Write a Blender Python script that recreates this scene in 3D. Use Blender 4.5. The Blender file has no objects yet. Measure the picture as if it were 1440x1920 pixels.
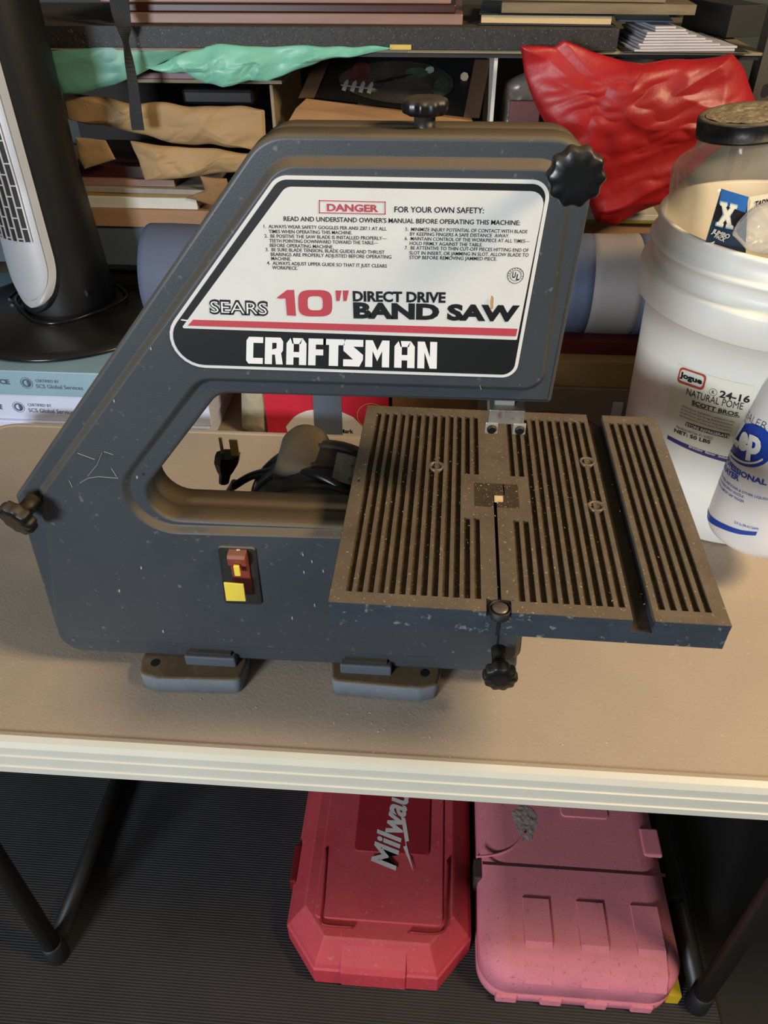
import bpy, bmesh, math, random
import numpy as np
from mathutils import Vector, noise, Matrix
from mathutils.geometry import tessellate_polygon
random.seed(7)
SC = bpy.context.scene
COL = SC.collection
PI = math.pi
LIFT = 0.74                      # everything is written relative to the bench top; lifted at the end
# ------------------------------------------------------------------ camera
CP, CY, CR, CF, CH = 0.6776, 0.0725, -0.0029, 1426.1, 0.6735
_cp, _sp = math.cos(CP), math.sin(CP)
FWD = Vector((-math.sin(CY)*_cp, math.cos(CY)*_cp, -_sp))
_r = Vector((math.cos(CY), math.sin(CY), 0)); _u = _r.cross(FWD)
RGT = _r*math.cos(CR) + _u*math.sin(CR); UPV = -_r*math.sin(CR) + _u*math.cos(CR)
cam = bpy.data.cameras.new('camera'); cam_o = bpy.data.objects.new('camera', cam); COL.objects.link(cam_o)
cam_o.matrix_world = Matrix(((RGT.x, UPV.x, -FWD.x, 0), (RGT.y, UPV.y, -FWD.y, 0), (RGT.z, UPV.z, -FWD.z, CH+LIFT), (0, 0, 0, 1)))
cam.sensor_fit = 'VERTICAL'; cam.sensor_height = 24; cam.lens = CF/1920*24; cam.clip_start = .02
SC.camera = cam_o
# ------------------------------------------------------------------ world, lights, exposure
W = bpy.data.worlds.new('world'); SC.world = W; W.use_nodes = True
W.node_tree.nodes['Background'].inputs[0].default_value = (.62, .72, .85, 1)
W.node_tree.nodes['Background'].inputs[1].default_value = .11
SC.view_settings.view_transform = 'Standard'; SC.view_settings.look = 'None'
SC.view_settings.gamma = 1; SC.view_settings.use_curve_mapping = False
SC.view_settings.exposure = 0.0
def area(name, loc, target, sx, sy, power, col):
    l = bpy.data.lights.new(name, 'AREA'); l.shape = 'RECTANGLE'; l.size = sx; l.size_y = sy
    l.energy = power; l.color = col
    o = bpy.data.objects.new(name, l); COL.objects.link(o)
    o.location = Vector(loc) + Vector((0, 0, LIFT))
    o.rotation_euler = (Vector(target)-Vector(loc)).to_track_quat('-Z', 'Y').to_euler()
    return o
area('garage_door_daylight', (-1.65, -2.4, .88), (.1, .8, .15), .8, .6, 108, (.86, .93, 1.0))
area('ceiling_lamp', (1.28, .15, 1.50), (.2, .7, .1), .4, .4, 39, (1.0, .76, .47))

def ray(px, py): return FWD + RGT*((px-720)/CF) - UPV*((py-960)/CF)
O = Vector((0, 0, CH))
def P(px, py, Y):
    d = ray(px, py); return O + d*(Y/d.y)
def Z(px, py, z):
    d = ray(px, py); return O + d*((z-CH)/d.z)
def srgb(h):
    h = h.lstrip('#'); v = [int(h[i:i+2], 16)/255 for i in (0, 2, 4)]
    return tuple(c/12.92 if c <= .04045 else ((c+.055)/1.055)**2.4 for c in v)
# ------------------------------------------------------------------ materials
MATS = {}
def M(name, col, rough=.5, metal=0, var=.12, scale=14, bump=0, bscale=300, dust=0, dustcol='#6b5538', spec=.5, wear=0, wearcol='#b8b4a8', trans=0, stretch=None, coat=0, speck=0, speckcol='#d8cdb4', ribs=0, sss=0):
    if name in MATS: return MATS[name]
    m = bpy.data.materials.new(name); m.use_nodes = True; MATS[name] = m
    nt = m.node_tree; N = nt.nodes; L = nt.links; b = N['Principled BSDF']
    c = srgb(col) if isinstance(col, str) else col
    b.inputs['Roughness'].default_value = rough; b.inputs['Metallic'].default_value = metal
    b.inputs['Specular IOR Level'].default_value = spec
    b.inputs['Coat Weight'].default_value = coat
    if trans: b.inputs['Transmission Weight'].default_value = trans
    if sss:
        b.inputs['Subsurface Weight'].default_value = sss; b.inputs['Subsurface Scale'].default_value = .01
    tc = N.new('ShaderNodeTexCoord'); mp = N.new('ShaderNodeMapping'); L.new(tc.outputs['Object'], mp.inputs[0])
    if stretch: mp.inputs['Scale'].default_value = stretch
    n = N.new('ShaderNodeTexNoise'); n.inputs['Scale'].default_value = scale; n.inputs['Detail'].default_value = 5; n.inputs['Roughness'].default_value = .6
    L.new(mp.outputs[0], n.inputs['Vector'])
    def mix(fac, a, bb):
        x = N.new('ShaderNodeMix'); x.data_type = 'RGBA'
        for inp, v in ((x.inputs['Factor'], fac), (x.inputs['A'], a), (x.inputs['B'], bb)):
            if isinstance(v, bpy.types.NodeSocket): L.new(v, inp)
            elif isinstance(v, float): inp.default_value = v
            else: inp.default_value = (*v, 1)
        return x.outputs['Result']
    def ramp(sock, lo, hi, mul=1.0):
        r = N.new('ShaderNodeMapRange'); r.inputs['From Min'].default_value = lo; r.inputs['From Max'].default_value = hi
        r.inputs['To Max'].default_value = mul; L.new(sock, r.inputs['Value']); return r.outputs[0]
    def mul(a, bb):
        q = N.new('ShaderNodeMath'); q.operation = 'MULTIPLY'; L.new(a, q.inputs[0]); L.new(bb, q.inputs[1]); return q.outputs[0]
    lo = tuple(x*(1-var) for x in c); hi = tuple(min(1, x*(1+var)) for x in c)
    out = mix(ramp(n.outputs['Fac'], .3, .7), lo, hi)
    if wear:
        w = N.new('ShaderNodeTexNoise'); w.inputs['Scale'].default_value = 150; w.inputs['Detail'].default_value = 8
        L.new(tc.outputs['Object'], w.inputs['Vector'])
        out = mix(ramp(w.outputs['Fac'], .66-.08*wear, .74, .75), out, srgb(wearcol))
    if speck:
        w = N.new('ShaderNodeTexNoise'); w.inputs['Scale'].default_value = 420; w.inputs['Detail'].default_value = 2
        L.new(tc.outputs['Object'], w.inputs['Vector'])
        out = mix(ramp(w.outputs['Fac'], .68-.06*speck, .73, .9), out, srgb(speckcol))
    if dust:
        g = N.new('ShaderNodeNewGeometry'); sx = N.new('ShaderNodeSeparateXYZ'); L.new(g.outputs['True Normal'] if dust < 0 else g.outputs['Normal'], sx.inputs[0])
        up = ramp(sx.outputs['Z'], .12, .75, abs(dust)); d2 = ramp(n.outputs['Fac'], .2, .5)
        f = mul(up, d2); out = mix(f, out, srgb(dustcol))
        r = N.new('ShaderNodeMapRange'); r.inputs['To Min'].default_value = rough; r.inputs['To Max'].default_value = .95
        L.new(f, r.inputs['Value']); L.new(r.outputs[0], b.inputs['Roughness'])
    L.new(out, b.inputs['Base Color'])
    if bump or ribs:
        bp = N.new('ShaderNodeBump'); bp.inputs['Distance'].default_value = .001
        if ribs:
            wv = N.new('ShaderNodeTexWave'); wv.bands_direction = 'Y'; wv.inputs['Scale'].default_value = ribs; wv.inputs['Distortion'].default_value = 0
            L.new(tc.outputs['Object'], wv.inputs['Vector']); L.new(wv.outputs['Fac'], bp.inputs['Height']); bp.inputs['Strength'].default_value = 1; bp.inputs['Distance'].default_value = .0006
        else:
            bn = N.new('ShaderNodeTexNoise'); bn.inputs['Scale'].default_value = bscale; bn.inputs['Detail'].default_value = 4
            L.new(mp.outputs[0], bn.inputs['Vector']); L.new(bn.outputs['Fac'], bp.inputs['Height']); bp.inputs['Strength'].default_value = bump
        L.new(bp.outputs[0], b.inputs['Normal'])
    return m
def clear(name, tint=(1, 1, 1), alpha=.15, rough=.08, body=(.8, .8, .8)):
    m = bpy.data.materials.new(name); m.use_nodes = True; MATS[name] = m
    nt = m.node_tree; N = nt.nodes; L = nt.links; b = N['Principled BSDF']
    b.inputs['Base Color'].default_value = (*body, 1); b.inputs['Roughness'].default_value = rough
    t = N.new('ShaderNodeBsdfTransparent'); t.inputs[0].default_value = (*tint, 1)
    lw = N.new('ShaderNodeLayerWeight'); lw.inputs[0].default_value = .35
    r = N.new('ShaderNodeMapRange'); r.inputs['To Min'].default_value = alpha; r.inputs['To Max'].default_value = min(1, alpha+.6)
    L.new(lw.outputs['Facing'], r.inputs['Value'])
    mx = N.new('ShaderNodeMixShader'); L.new(r.outputs[0], mx.inputs[0]); L.new(t.outputs[0], mx.inputs[1]); L.new(b.outputs[0], mx.inputs[2])
    L.new(mx.outputs[0], N['Material Output'].inputs[0]); return m
def checker(name, a, b_, scale):
    m = M(name, a); nt = m.node_tree; N = nt.nodes; L = nt.links
    ck = N.new('ShaderNodeTexChecker'); ck.inputs['Scale'].default_value = scale
    ck.inputs[1].default_value = (*srgb(a), 1); ck.inputs[2].default_value = (*srgb(b_), 1)
    tc = N['Texture Coordinate']; L.new(tc.outputs['Object'], ck.inputs[0]); L.new(ck.outputs[0], N['Principled BSDF'].inputs['Base Color']); return m
saw_paint = M('saw_paint', '#3a3f43', .42, 0, .10, 10, .10, 700, dust=.7, dustcol='#6a583c', wear=.08, wearcol='#6a6c6a')
saw_dark = M('saw_rear_paint', '#2e3238', .5, 0, .1, 10, dust=1.0, dustcol='#5c4c35')
table_iron = M('saw_table_metal', '#6f6354', .5, .25, .18, 40, .25, 500, speck=.2, speckcol='#c2a878')
groove_mat = M('sawdust_groove', '#4b3c26', .85, 0, .35, 120, .5, 400, speck=.6, speckcol='#a48a58')
table_side = M('saw_table_side_paint', '#343a42', .5, 0, .15, 30, wear=.5, wearcol='#8b8f90')
black_plastic = M('black_plastic', '#121212', .3, 0, .2, 60, .15, 200, dust=.6, dustcol='#4b3e2b')
black_matte = M('black_matte', '#101113', .6)
fan_black = M('fan_black', '#0e0f11', .45, 0, .08, 10, .1, 900)
silver = M('fan_silver', '#bfc0c4', .38, .3, .04, 20)
silver_light = M('fan_silver_light', '#cfcfcf', .3, .4, .03)
white_label = M('label_white', '#dad7cf', .38, 0, .03, 30)
black_ink = M('black_ink', '#161616', .42)
white_ink = M('white_ink', '#eceae4', .4, 0, .02)
red_ink = M('red_ink', '#b8414a', .45, 0, .04)
hdpe = M('folding_table_plastic', '#ab9c8b', .55, 0, .08, 5, .35, 260, wear=.15, wearcol='#b9ab98')
hdpe_rim = M('folding_table_rim', '#c9c6b8', .5, 0, .04, 8, .12, 260)
chrome = M('bright_metal', '#b4b2aa', .4, .5, .1)
rusty = M('rusty_zinc', '#9a958a', .45, .6, .15, 120, wear=1.2, wearcol='#7a3f1e')
brass = M('brass', '#c9b070', .4, .5, .1)
# ------------------------------------------------------------------ object builders
ORIG = {}
def tag(o, label=None, cat=None, group=None, kind=None):
    for k, v in (('label', label), ('category', cat), ('group', group), ('kind', kind)):
        if v: o[k] = v
    return o
def thing(name, loc, label, cat, group=None):
    o = bpy.data.objects.new(name, None); COL.objects.link(o); o.location = loc; o.empty_display_size = .02
    ORIG[o] = Vector(loc); return tag(o, label, cat, group)
class MB:
    def __init__(s): s.v = []; s.f = []; s.smooth = []
    def add(s, vs, fs, smooth=False):
        k = len(s.v); s.v += [Vector(v) for v in vs]; s.f += [tuple(i+k for i in f) for f in fs]; s.smooth += [smooth]*len(fs); return s
    def box(s, x0, x1, y0, y1, z0, z1, rot=0, piv=None):
        vs = [Vector((x, y, z)) for z in (z0, z1) for y in (y0, y1) for x in (x0, x1)]
        if rot:
            p = Vector(piv) if piv else Vector(((x0+x1)/2, (y0+y1)/2, 0)); R = Matrix.Rotation(rot, 3, 'Z')
            vs = [R@(v-p)+p for v in vs]
        return s.add(vs, [(0, 2, 3, 1), (4, 5, 7, 6), (0, 1, 5, 4), (2, 6, 7, 3), (0, 4, 6, 2), (1, 3, 7, 5)])
    def rings(s, rings, caps=(True, True), smooth=True, closed=True):
        k = len(s.v); n = len(rings[0])
        for r in rings: s.v += [Vector(p) for p in r]
        m = n if closed else n-1
        for i in range(len(rings)-1):
            for j in range(m):
                a = k+i*n+j; b = k+i*n+(j+1) % n; s.f.append((a, b, b+n, a+n)); s.smooth.append(smooth)
        if caps[0]: s.f.append(tuple(range(k+n-1, k-1, -1))); s.smooth.append(False)
        if caps[1]: s.f.append(tuple(range(k+(len(rings)-1)*n, k+len(rings)*n))); s.smooth.append(False)
        return s
    def lathe(s, c, prof, n=48, axis='Z', caps=(True, True), smooth=True, sx=1, sy=1, rot=0):
        c = Vector(c); rr = []
        for r, h in prof:
            ring = []
            for i in range(n):
                a = 2*PI*i/n+rot; x, y = r*math.cos(a)*sx, r*math.sin(a)*sy
                ring.append(c+(Vector((x, y, h)) if axis == 'Z' else Vector((x, h, y)) if axis == 'Y' else Vector((h, x, y))))
            rr.append(ring)
        return s.rings(rr, caps, smooth)
    def tube(s, pts, r, n=12, caps=(True, True)):
        pts = [Vector(p) for p in pts]; rr = []; prev = None
        for i, p in enumerate(pts):
            t = (pts[min(i+1, len(pts)-1)]-pts[max(i-1, 0)]).normalized()
            if prev is None: a = t.orthogonal().normalized()
            else: a = (prev-t*prev.dot(t)).normalized()
            prev = a; b = t.cross(a); q = r[i] if isinstance(r, (list, tuple)) else r
            rr.append([p+a*math.cos(2*PI*j/n)*q+b*math.sin(2*PI*j/n)*q for j in range(n)])
        return s.rings(rr, caps)
    def build(s, name, mat, parent=None, bevel=0, segs=2, angle=40):
        me = bpy.data.meshes.new(name); org = Vector((0, 0, 0)); p = parent
        while p is not None and p not in ORIG: p = p.parent
        if p is not None: org = ORIG[p]
        fs, sm = [], []
        for f, q in zip(s.f, s.smooth):
            if len(f) > 7:
                for t in tessellate_polygon([[s.v[i] for i in f]]): fs.append((f[t[0]], f[t[1]], f[t[2]])); sm.append(q)
            else: fs.append(f); sm.append(q)
        me.from_pydata([v-org for v in s.v], [], fs); me.polygons.foreach_set('use_smooth', sm); me.update()
        bm = bmesh.new(); bm.from_mesh(me); bmesh.ops.recalc_face_normals(bm, faces=bm.faces)
        if bevel:
            ed = [e for e in bm.edges if len(e.link_faces) == 2 and e.calc_face_angle(0) > math.radians(angle)]
            bmesh.ops.bevel(bm, geom=ed, offset=bevel, segments=segs, profile=.5, affect='EDGES', clamp_overlap=True)
        bm.to_mesh(me); bm.free()
        me.materials.append(mat); o = bpy.data.objects.new(name, me); COL.objects.link(o)
        if parent is not None: o.parent = parent
        return o
def spline(pts, n=10):
    pts = [Vector(p) for p in pts]; out = []
    for i in range(len(pts)-1):
        p0 = pts[max(i-1, 0)]; p1 = pts[i]; p2 = pts[i+1]; p3 = pts[min(i+2, len(pts)-1)]
        for k in range(n):
            t = k/n
            out.append(.5*((2*p1)+(p2-p0)*t+(2*p0-5*p1+4*p2-p3)*t*t+(3*p1-p0-3*p2+p3)*t**3))
    return out+[pts[-1]]
def fillet(pts, rad, n=8):
    out = []; k = len(pts)
    for i in range(k):
        p = Vector(pts[i]); a = Vector(pts[i-1]); b = Vector(pts[(i+1) % k]); r = rad[i] if isinstance(rad, (list, tuple)) else rad
        if r <= 0: out.append(p); continue
        u = (a-p).normalized(); v = (b-p).normalized(); ang = math.acos(max(-1, min(1, u.dot(v))))
        t = min(r/math.tan(ang/2), .49*(a-p).length, .49*(b-p).length); r2 = t*math.tan(ang/2)
        c = p+(u+v).normalized()*(r2/math.sin(ang/2)); s = p+u*t-c; e = p+v*t-c
        a0 = math.atan2(s.y, s.x); a1 = math.atan2(e.y, e.x); d = (a1-a0+PI) % (2*PI)-PI
        out += [c+Vector((math.cos(a0+d*q/n), math.sin(a0+d*q/n)))*r2 for q in range(n+1)]
    return out
def area2(p): return sum(p[i-1].x*p[i].y-p[i].x*p[i-1].y for i in range(len(p)))/2
def inset(p, d):
    sg = 1 if area2(p) > 0 else -1; out = []
    for i in range(len(p)):
        a = (p[i]-p[i-1]); b = (p[(i+1) % len(p)]-p[i])
        if a.length < 1e-7: a = b
        if b.length < 1e-7: b = a
        n1 = Vector((-a.y, a.x)).normalized()*sg; n2 = Vector((-b.y, b.x)).normalized()*sg
        m = n1+n2; m = m/max(m.length_squared/2, .4)
        out.append(p[i]+m*d)
    return out
def plate(mb, poly, y_back, y_front, bev=.002, segs=3, ax='Y', back_bev=0):
    """poly in (x,z); front towards -Y; rounded front edge"""
    def ring(q, y): return [Vector((v.x, y, v.y)) for v in q] if ax == 'Y' else [Vector((v.x, v.y, y)) for v in q]
    s = 1 if y_front > y_back else -1
    rr = [ring(poly, y_back)] if not back_bev else [ring(inset(poly, back_bev*(1-math.sin(t*PI/2/segs))), y_back+s*back_bev*(1-math.cos(t*PI/2/segs))) for t in range(segs+1)]
    if bev:
        for k in range(segs+1):
            t = k/segs*PI/2; rr.append(ring(inset(poly, bev*(1-math.cos(t))) if k else poly, y_front-s*bev*(1-math.sin(t))))
    else: rr.append(ring(poly, y_front))
    return mb.rings(rr, smooth=True)
def V2(px, py, Y): p = P(px, py, Y); return Vector((p.x, p.z))
# surfaces for printing: inv(px,py) -> (u,v) metres; pos(u,v,off)
class Plane:
    def __init__(s, Y): s.Y = Y
    def inv(s, px, py): return V2(px, py, s.Y)
    def pos(s, u, v, off): return Vector((u, s.Y-off, v))
class Flat:                        # horizontal plane
    def __init__(s, z): s.z = z
    def inv(s, px, py): p = Z(px, py, s.z); return Vector((p.x, p.y))
    def pos(s, u, v, off): return Vector((u, v, s.z+off))
class Cone:
    def __init__(s, cx, cy, rf): s.c = (cx, cy); s.rf = rf; s.R = rf(.1)
    def inv(s, px, py):
        d = ray(px, py); z = .1
        for _ in range(12):
            r = s.rf(z); ox, oy = O.x-s.c[0], O.y-s.c[1]; A = d.x**2+d.y**2; B = ox*d.x+oy*d.y; C = ox*ox+oy*oy-r*r
            D = B*B-A*C; t = (-B-math.sqrt(max(D, 0)))/A; q = O+d*t; z = .5*z+.5*q.z
        return Vector((math.atan2(q.x-s.c[0], -(q.y-s.c[1]))*s.R, q.z))
    def pos(s, u, v, off):
        a = u/s.R; r = s.rf(v)+off; return Vector((s.c[0]+r*math.sin(a), s.c[1]-r*math.cos(a), v))
def text_mesh(body, bold=0, res=3):
    c = bpy.data.curves.new('t', 'FONT'); c.body = body; c.size = 1; c.resolution_u = res; c.offset = bold
    o = bpy.data.objects.new('t', c); COL.objects.link(o); dg = bpy.context.evaluated_depsgraph_get(); dg.update()
    me = bpy.data.meshes.new_from_object(o.evaluated_get(dg)); vs = [v.co.copy() for v in me.vertices]; fs = [tuple(p.vertices) for p in me.polygons]
    bpy.data.objects.remove(o); bpy.data.curves.remove(c); bpy.data.meshes.remove(me); return vs, fs
def write(mb, surf, body, x1, y1, x2, y2, cap, bold=0, off=.0003, shear=0, up=None):
    """baseline from pixel 1 to pixel 2, cap height in pixels"""
    vs, fs = text_mesh(body, bold)
    if not vs: return
    a = surf.inv(x1, y1); b = surf.inv(x2, y2)
    t = surf.inv(*( (x1, y1-cap) if up is None else (x1+up[0], y1+up[1])))
    e = b-a; L = e.length; e.normalize(); n = Vector((-e.y, e.x)); H = abs((t-a).dot(n)); 
    x0 = min(v.x for v in vs); xm = max(v.x for v in vs); k = L/(xm-x0); h = H/.69
    if n.dot(t-a) < 0: n = -n
    mb.add([surf.pos(*(a+e*((v.x-x0)*k+v.y*h*shear)+n*v.y*h), off) for v in vs], fs)
def poly_print(mb, surf, pts, off, th=.0004, dense=0):
    q = [surf.inv(*p) for p in pts] if not isinstance(pts[0], Vector) else pts
    if dense:
        d = []
        for i in range(len(q)):
            for k in range(dense): d.append(q[i].lerp(q[(i+1) % len(q)], k/dense))
        q = d
    mb.rings([[surf.pos(v.x, v.y, off-th) for v in q], [surf.pos(v.x, v.y, off) for v in q]], caps=(False, True), smooth=False)
def grid_print(mb, surf, c4, off, n=12, m=8, th=0):
    q = [surf.inv(*p) if not isinstance(p, Vector) else p for p in c4]; vs = []; fs = []
    for j in range(m+1):
        for i in range(n+1):
            a = q[0].lerp(q[1], i/n); b = q[3].lerp(q[2], i/n); w = a.lerp(b, j/m); vs.append(surf.pos(w.x, w.y, off))
    for j in range(m):
        for i in range(n): k = j*(n+1)+i; fs.append((k, k+1, k+n+2, k+n+1))
    mb.add(vs, fs, True)
def fan_print(mb, surf, pts, off):
    q = [surf.inv(*p) for p in pts]; c = sum(q, Vector((0, 0)))/len(q); n = len(q); m = 6
    rr = [[surf.pos(*(c+(v-c)*(j/m)), off) for v in q] for j in range(1, m+1)]; mb.rings(rr, caps=(True, False), smooth=True)
def crumple(name, outline, thick, amp, mat, parent=None, freq=9, seed=0, nr=26, nt=150, edge=.3, sharp=True, backflat=False, folds=None):
    """crumpled sheet or bag: star-shaped outline of world points, puffed and creased"""
    n = len(outline); pts = [Vector(p) for p in outline]
    per = []
    for k in range(nt):
        t = k/nt*n; i = int(t); per.append(pts[i].lerp(pts[(i+1) % n], t-i))
    c = sum(per, Vector())/nt
    nrm = Vector()
    for i in range(nt): nrm += (per[i]-c).cross(per[(i+1) % nt]-c)
    nrm.normalize()
    if nrm.y > 0 or (abs(nrm.y) < .3 and nrm.z < 0): nrm = -nrm
    def crease(p):
        if folds:
            q = Vector((p.x*folds[0]+p.z*folds[1], p.y*2, p.z*folds[2]-p.x*folds[3]))+Vector((seed, seed, seed))
            q = q+Vector((noise.noise(p*7), noise.noise(p*7+Vector((5, 5, 5))), 0))*.35
            a = noise.noise(q*.5); b2 = noise.noise(q*1.1+Vector((3, 1, 2))); e = noise.noise(q*2.6+Vector((7, 7, 1)))
            return .5-1.5*abs(a)+.55*(1-2*abs(b2))*(.5+a)+.22*abs(e)*(1+2*b2)
        p = p*freq+Vector((seed*3.7, seed*1.3, seed)); s = 0; a = 1
        for _ in range(4):
            s += a*(1-abs(noise.noise(p))*2.4); p = p*1.9+Vector((1.7, 4.1, 2.3)); a *= .52
        return s/2
    mb = MB()
    for side in (1, -1):
        if side < 0 and backflat: continue
        rings = []
        for j in range(1, nr+1):
            s = j/nr; rg = []
            for k in range(nt):
                p = c+(per[k]-c)*s; puff = math.sqrt(max(0, 1-s**2.6)); w = edge+(1-edge)*puff
                d = nrm*(side*thick*puff+(crease(p)-.3)*amp*w*(1 if side > 0 else .6))
                jit = Vector((noise.noise(p*freq*2.1+Vector((9, seed, 0))), 0, noise.noise(p*freq*2.3+Vector((0, seed, 7)))))*amp*.5
                rg.append(p+d+jit)
            rings.append(rg)
        mb.rings(rings, caps=(True, False), smooth=not sharp)
    o = mb.build(name, mat, parent); return o
def frustum_box(name, c4, depth, mat, parent=None, bevel=.001):
    """c4: front face corners (world), pushed back along +Y"""
    mb = MB(); f = [Vector(p) for p in c4]; b = [p+Vector((0, depth, 0)) for p in f]
    mb.rings([f, b], smooth=False); return mb.build(name, mat, parent, bevel=bevel)
def bx(name, x0, y0, x1, y1, Y, depth, mat, parent=None, bevel=.001, zc=None):
    """axis-aligned box whose front face spans the pixels; bottom pixel row gives the resting height"""
    xm = [P(x, (y0+y1)/2, Y).x for x in (x0, x1)]; zt = P((x0+x1)/2, y0, Y).z; zb = P((x0+x1)/2, y1, Y).z
    if zc is not None: zb = zc
    return MB().box(xm[0], xm[1], Y, Y+depth, zb, zt).build(name, mat, parent, bevel=bevel)

# ================================================================== SETTING
FZ = -.74
tag(MB().box(-2.6, 2.4, -.8, 2.05, FZ-.05, FZ).build('floor', M('concrete_floor', '#1f1d1a', .85, 0, .2, 6, .3, 120)), kind='structure')
tag(MB().box(-2.6, 2.4, 2.0, 2.1, FZ, 2.0).build('wall_back', M('wall_paint', '#4c5557', .8, 0, .05)), kind='structure')
tag(MB().box(2.3, 2.4, -.8, 2.05, FZ, 2.0).build('wall_right', MATS['wall_paint']), kind='structure')
tag(MB().box(-2.6, 2.4, -.8, 2.1, 1.95, 2.0).build('ceiling', M('ceiling_paint', '#b0ab9e', .9)), kind='structure')
mat_o = MB().box(-1.3, Z(1345, 1900, FZ).x, -.3, 1.0, FZ, FZ+.004).build('rubber_floor_mat', M('ribbed_rubber', '#2b2a2c', .75, 0, .3, 7, dust=.3, dustcol='#2f2b26', ribs=70))
tag(mat_o, 'black fine-ribbed rubber mat on the floor under the folding table', 'mat')

# ================================================================== FOLDING TABLE
TX0, TX1, TY0, TY1 = -.745, 1.08, .4286, 1.0386
ft = thing('folding_table', (.15, .73, FZ), 'beige plastic folding table with pale rim carrying the saw', 'table')
def rrect(x0, x1, y0, y1, r, n=8): return fillet([Vector((x0, y0)), Vector((x1, y0)), Vector((x1, y1)), Vector((x0, y1))], r, n)
base = rrect(TX0, TX1, TY0, TY1, .07, 10)
mb = MB(); rr = []
for ins, z in ((.004, -.050), (.0, -.050), (.0, -.0405), (.0015, -.0395), (.0015, -.0235), (.003, -.0225), (.003, -.010), (.006, -.003), (.012, -.0)):
    rr.append([Vector((v.x, v.y, z)) for v in inset(base, ins)])
mb.rings(rr, caps=(True, False), smooth=False)
rim = mb.build('table_rim', hdpe_rim, ft)
mb = MB(); rr = []
for ins, z in ((.008, -.03), (.012, 0.0), (.016, .0), (.019, -.0012)): rr.append([Vector((v.x, v.y, z)) for v in inset(base, ins)])
mb.rings(rr, smooth=False); mb.build('tabletop', hdpe, ft)
leg_m = M('leg_paint', '#1c1a18', .45, .1, .1)
for fx in (Z(100, 1822, FZ).x, Z(1300, 1866, FZ).x):
    y0 = .50; y1 = .97
    fr = MB().tube([(fx, y0+.02, -.05), (fx, y0, -.3), (fx, y0, FZ+.022)], .0145)
    fr.build('leg', leg_m, ft)
    MB().tube([(fx, y1, -.05), (fx, y1, FZ+.022)], .0145).build('leg', leg_m, ft)
    MB().tube([(fx, y0, FZ+.03), (fx, y1, FZ+.03)], .016).build('foot_rail', leg_m, ft)
    MB().tube([(fx, y0+.01, -.22), (fx, y1, -.22)], .009).build('cross_brace', leg_m, ft)
    for y in (y0, y1): MB().lathe((fx, y, FZ), [(.018, .0), (.019, .004), (.0175, .05), (.015, .052)], 20).build('foot_cap', black_matte, ft)

# ================================================================== BAND SAW
YF, YB, YR = .535, .585, .5285
saw = thing('band_saw', (-.1, .56, 0), 'dark blue-grey bench band saw with white warning label and grooved brown table', 'band saw')
PX = [(28, 931), (490, 251), (1131, 258), (1033, 757), (408, 739), (231, 970), (985, 1003), (968, 1263), (117, 1219)]
RD = [.006, .036, .03, .003, .022, .026, .002, .012, .024]
body = fillet([V2(x, y, YF) for x, y in PX], RD, 10)
mb = MB(); plate(mb, body, YF+.022, YF, .0035, 4); front = mb.build('front_cover', saw_paint, saw)
mb = MB(); plate(mb, inset(body, .0016), YB, YF+.0225, 0); mb.build('rear_housing', saw_dark, saw)
PP = [(80, 931), (524, 315), (1066, 322), (1010, 727), (369, 708), (150, 997), (985, 1021), (963, 1240), (112, 1194)]
RP = [.008, .024, .02, .012, .026, .044, .002, .01, .022]
panel = fillet([V2(x, y, YR) for x, y in PP], RP, 12)
mb = MB(); rr = []
for k in range(7):
    t = k/6; rr.append([Vector((v.x, YF+.0002-(YF-YR)*(3*t*t-2*t**3), v.y)) for v in inset(panel, (t-1)*.007)])
mb.rings(rr, caps=(False, True)); mb.build('raised_panel', saw_paint, front)
# label
S = Plane(YR)
lab = thing  # (label is a part of the saw)
LP = fillet([V2(x, y, YR) for x, y in [(519, 328), (1036, 337), (967, 708), (266, 685)]], [.015, .012, .012, .024], 10)
mb = MB(); poly_print(mb, S, LP, .0006); label = mb.build('warning_label', white_label, front)
LB = inset(LP, .0026)
mb = MB(); poly_print(mb, S, LB, .0009, .0003); mb.build('black_border', black_ink, label)
LI = fillet([V2(x, y, YR) for x, y in [(536, 349), (1024, 358), (969, 636), (341, 614)]], [.009, .009, .001, .001], 6)
mb = MB(); poly_print(mb, S, LI, .0012, .0003); mb.build('label_field', white_label, label)
mb = MB(); poly_print(mb, S, [(353, 609), (363, 598), (970, 615), (967, 629)], .0015, .0002); mb.build('red_stripe', red_ink, label)
mb = MB(); poly_print(mb, S, [(341, 597), (355, 599), (354, 601), (340, 599)], .0015, .0002); mb.build('white_tick', white_ink, label)
def zz(x, y): return 300+x/1.8947, 300+y/1.8947
def wl(mb, body, x1, y1, x2, y2, cap, bold=0, off=.0015, shear=0):
    a = zz(x1, y1); b = zz(x2, y2); write(mb, S, body, *a, *b, cap/1.8947, bold, off, shear)
mb = MB()
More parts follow.
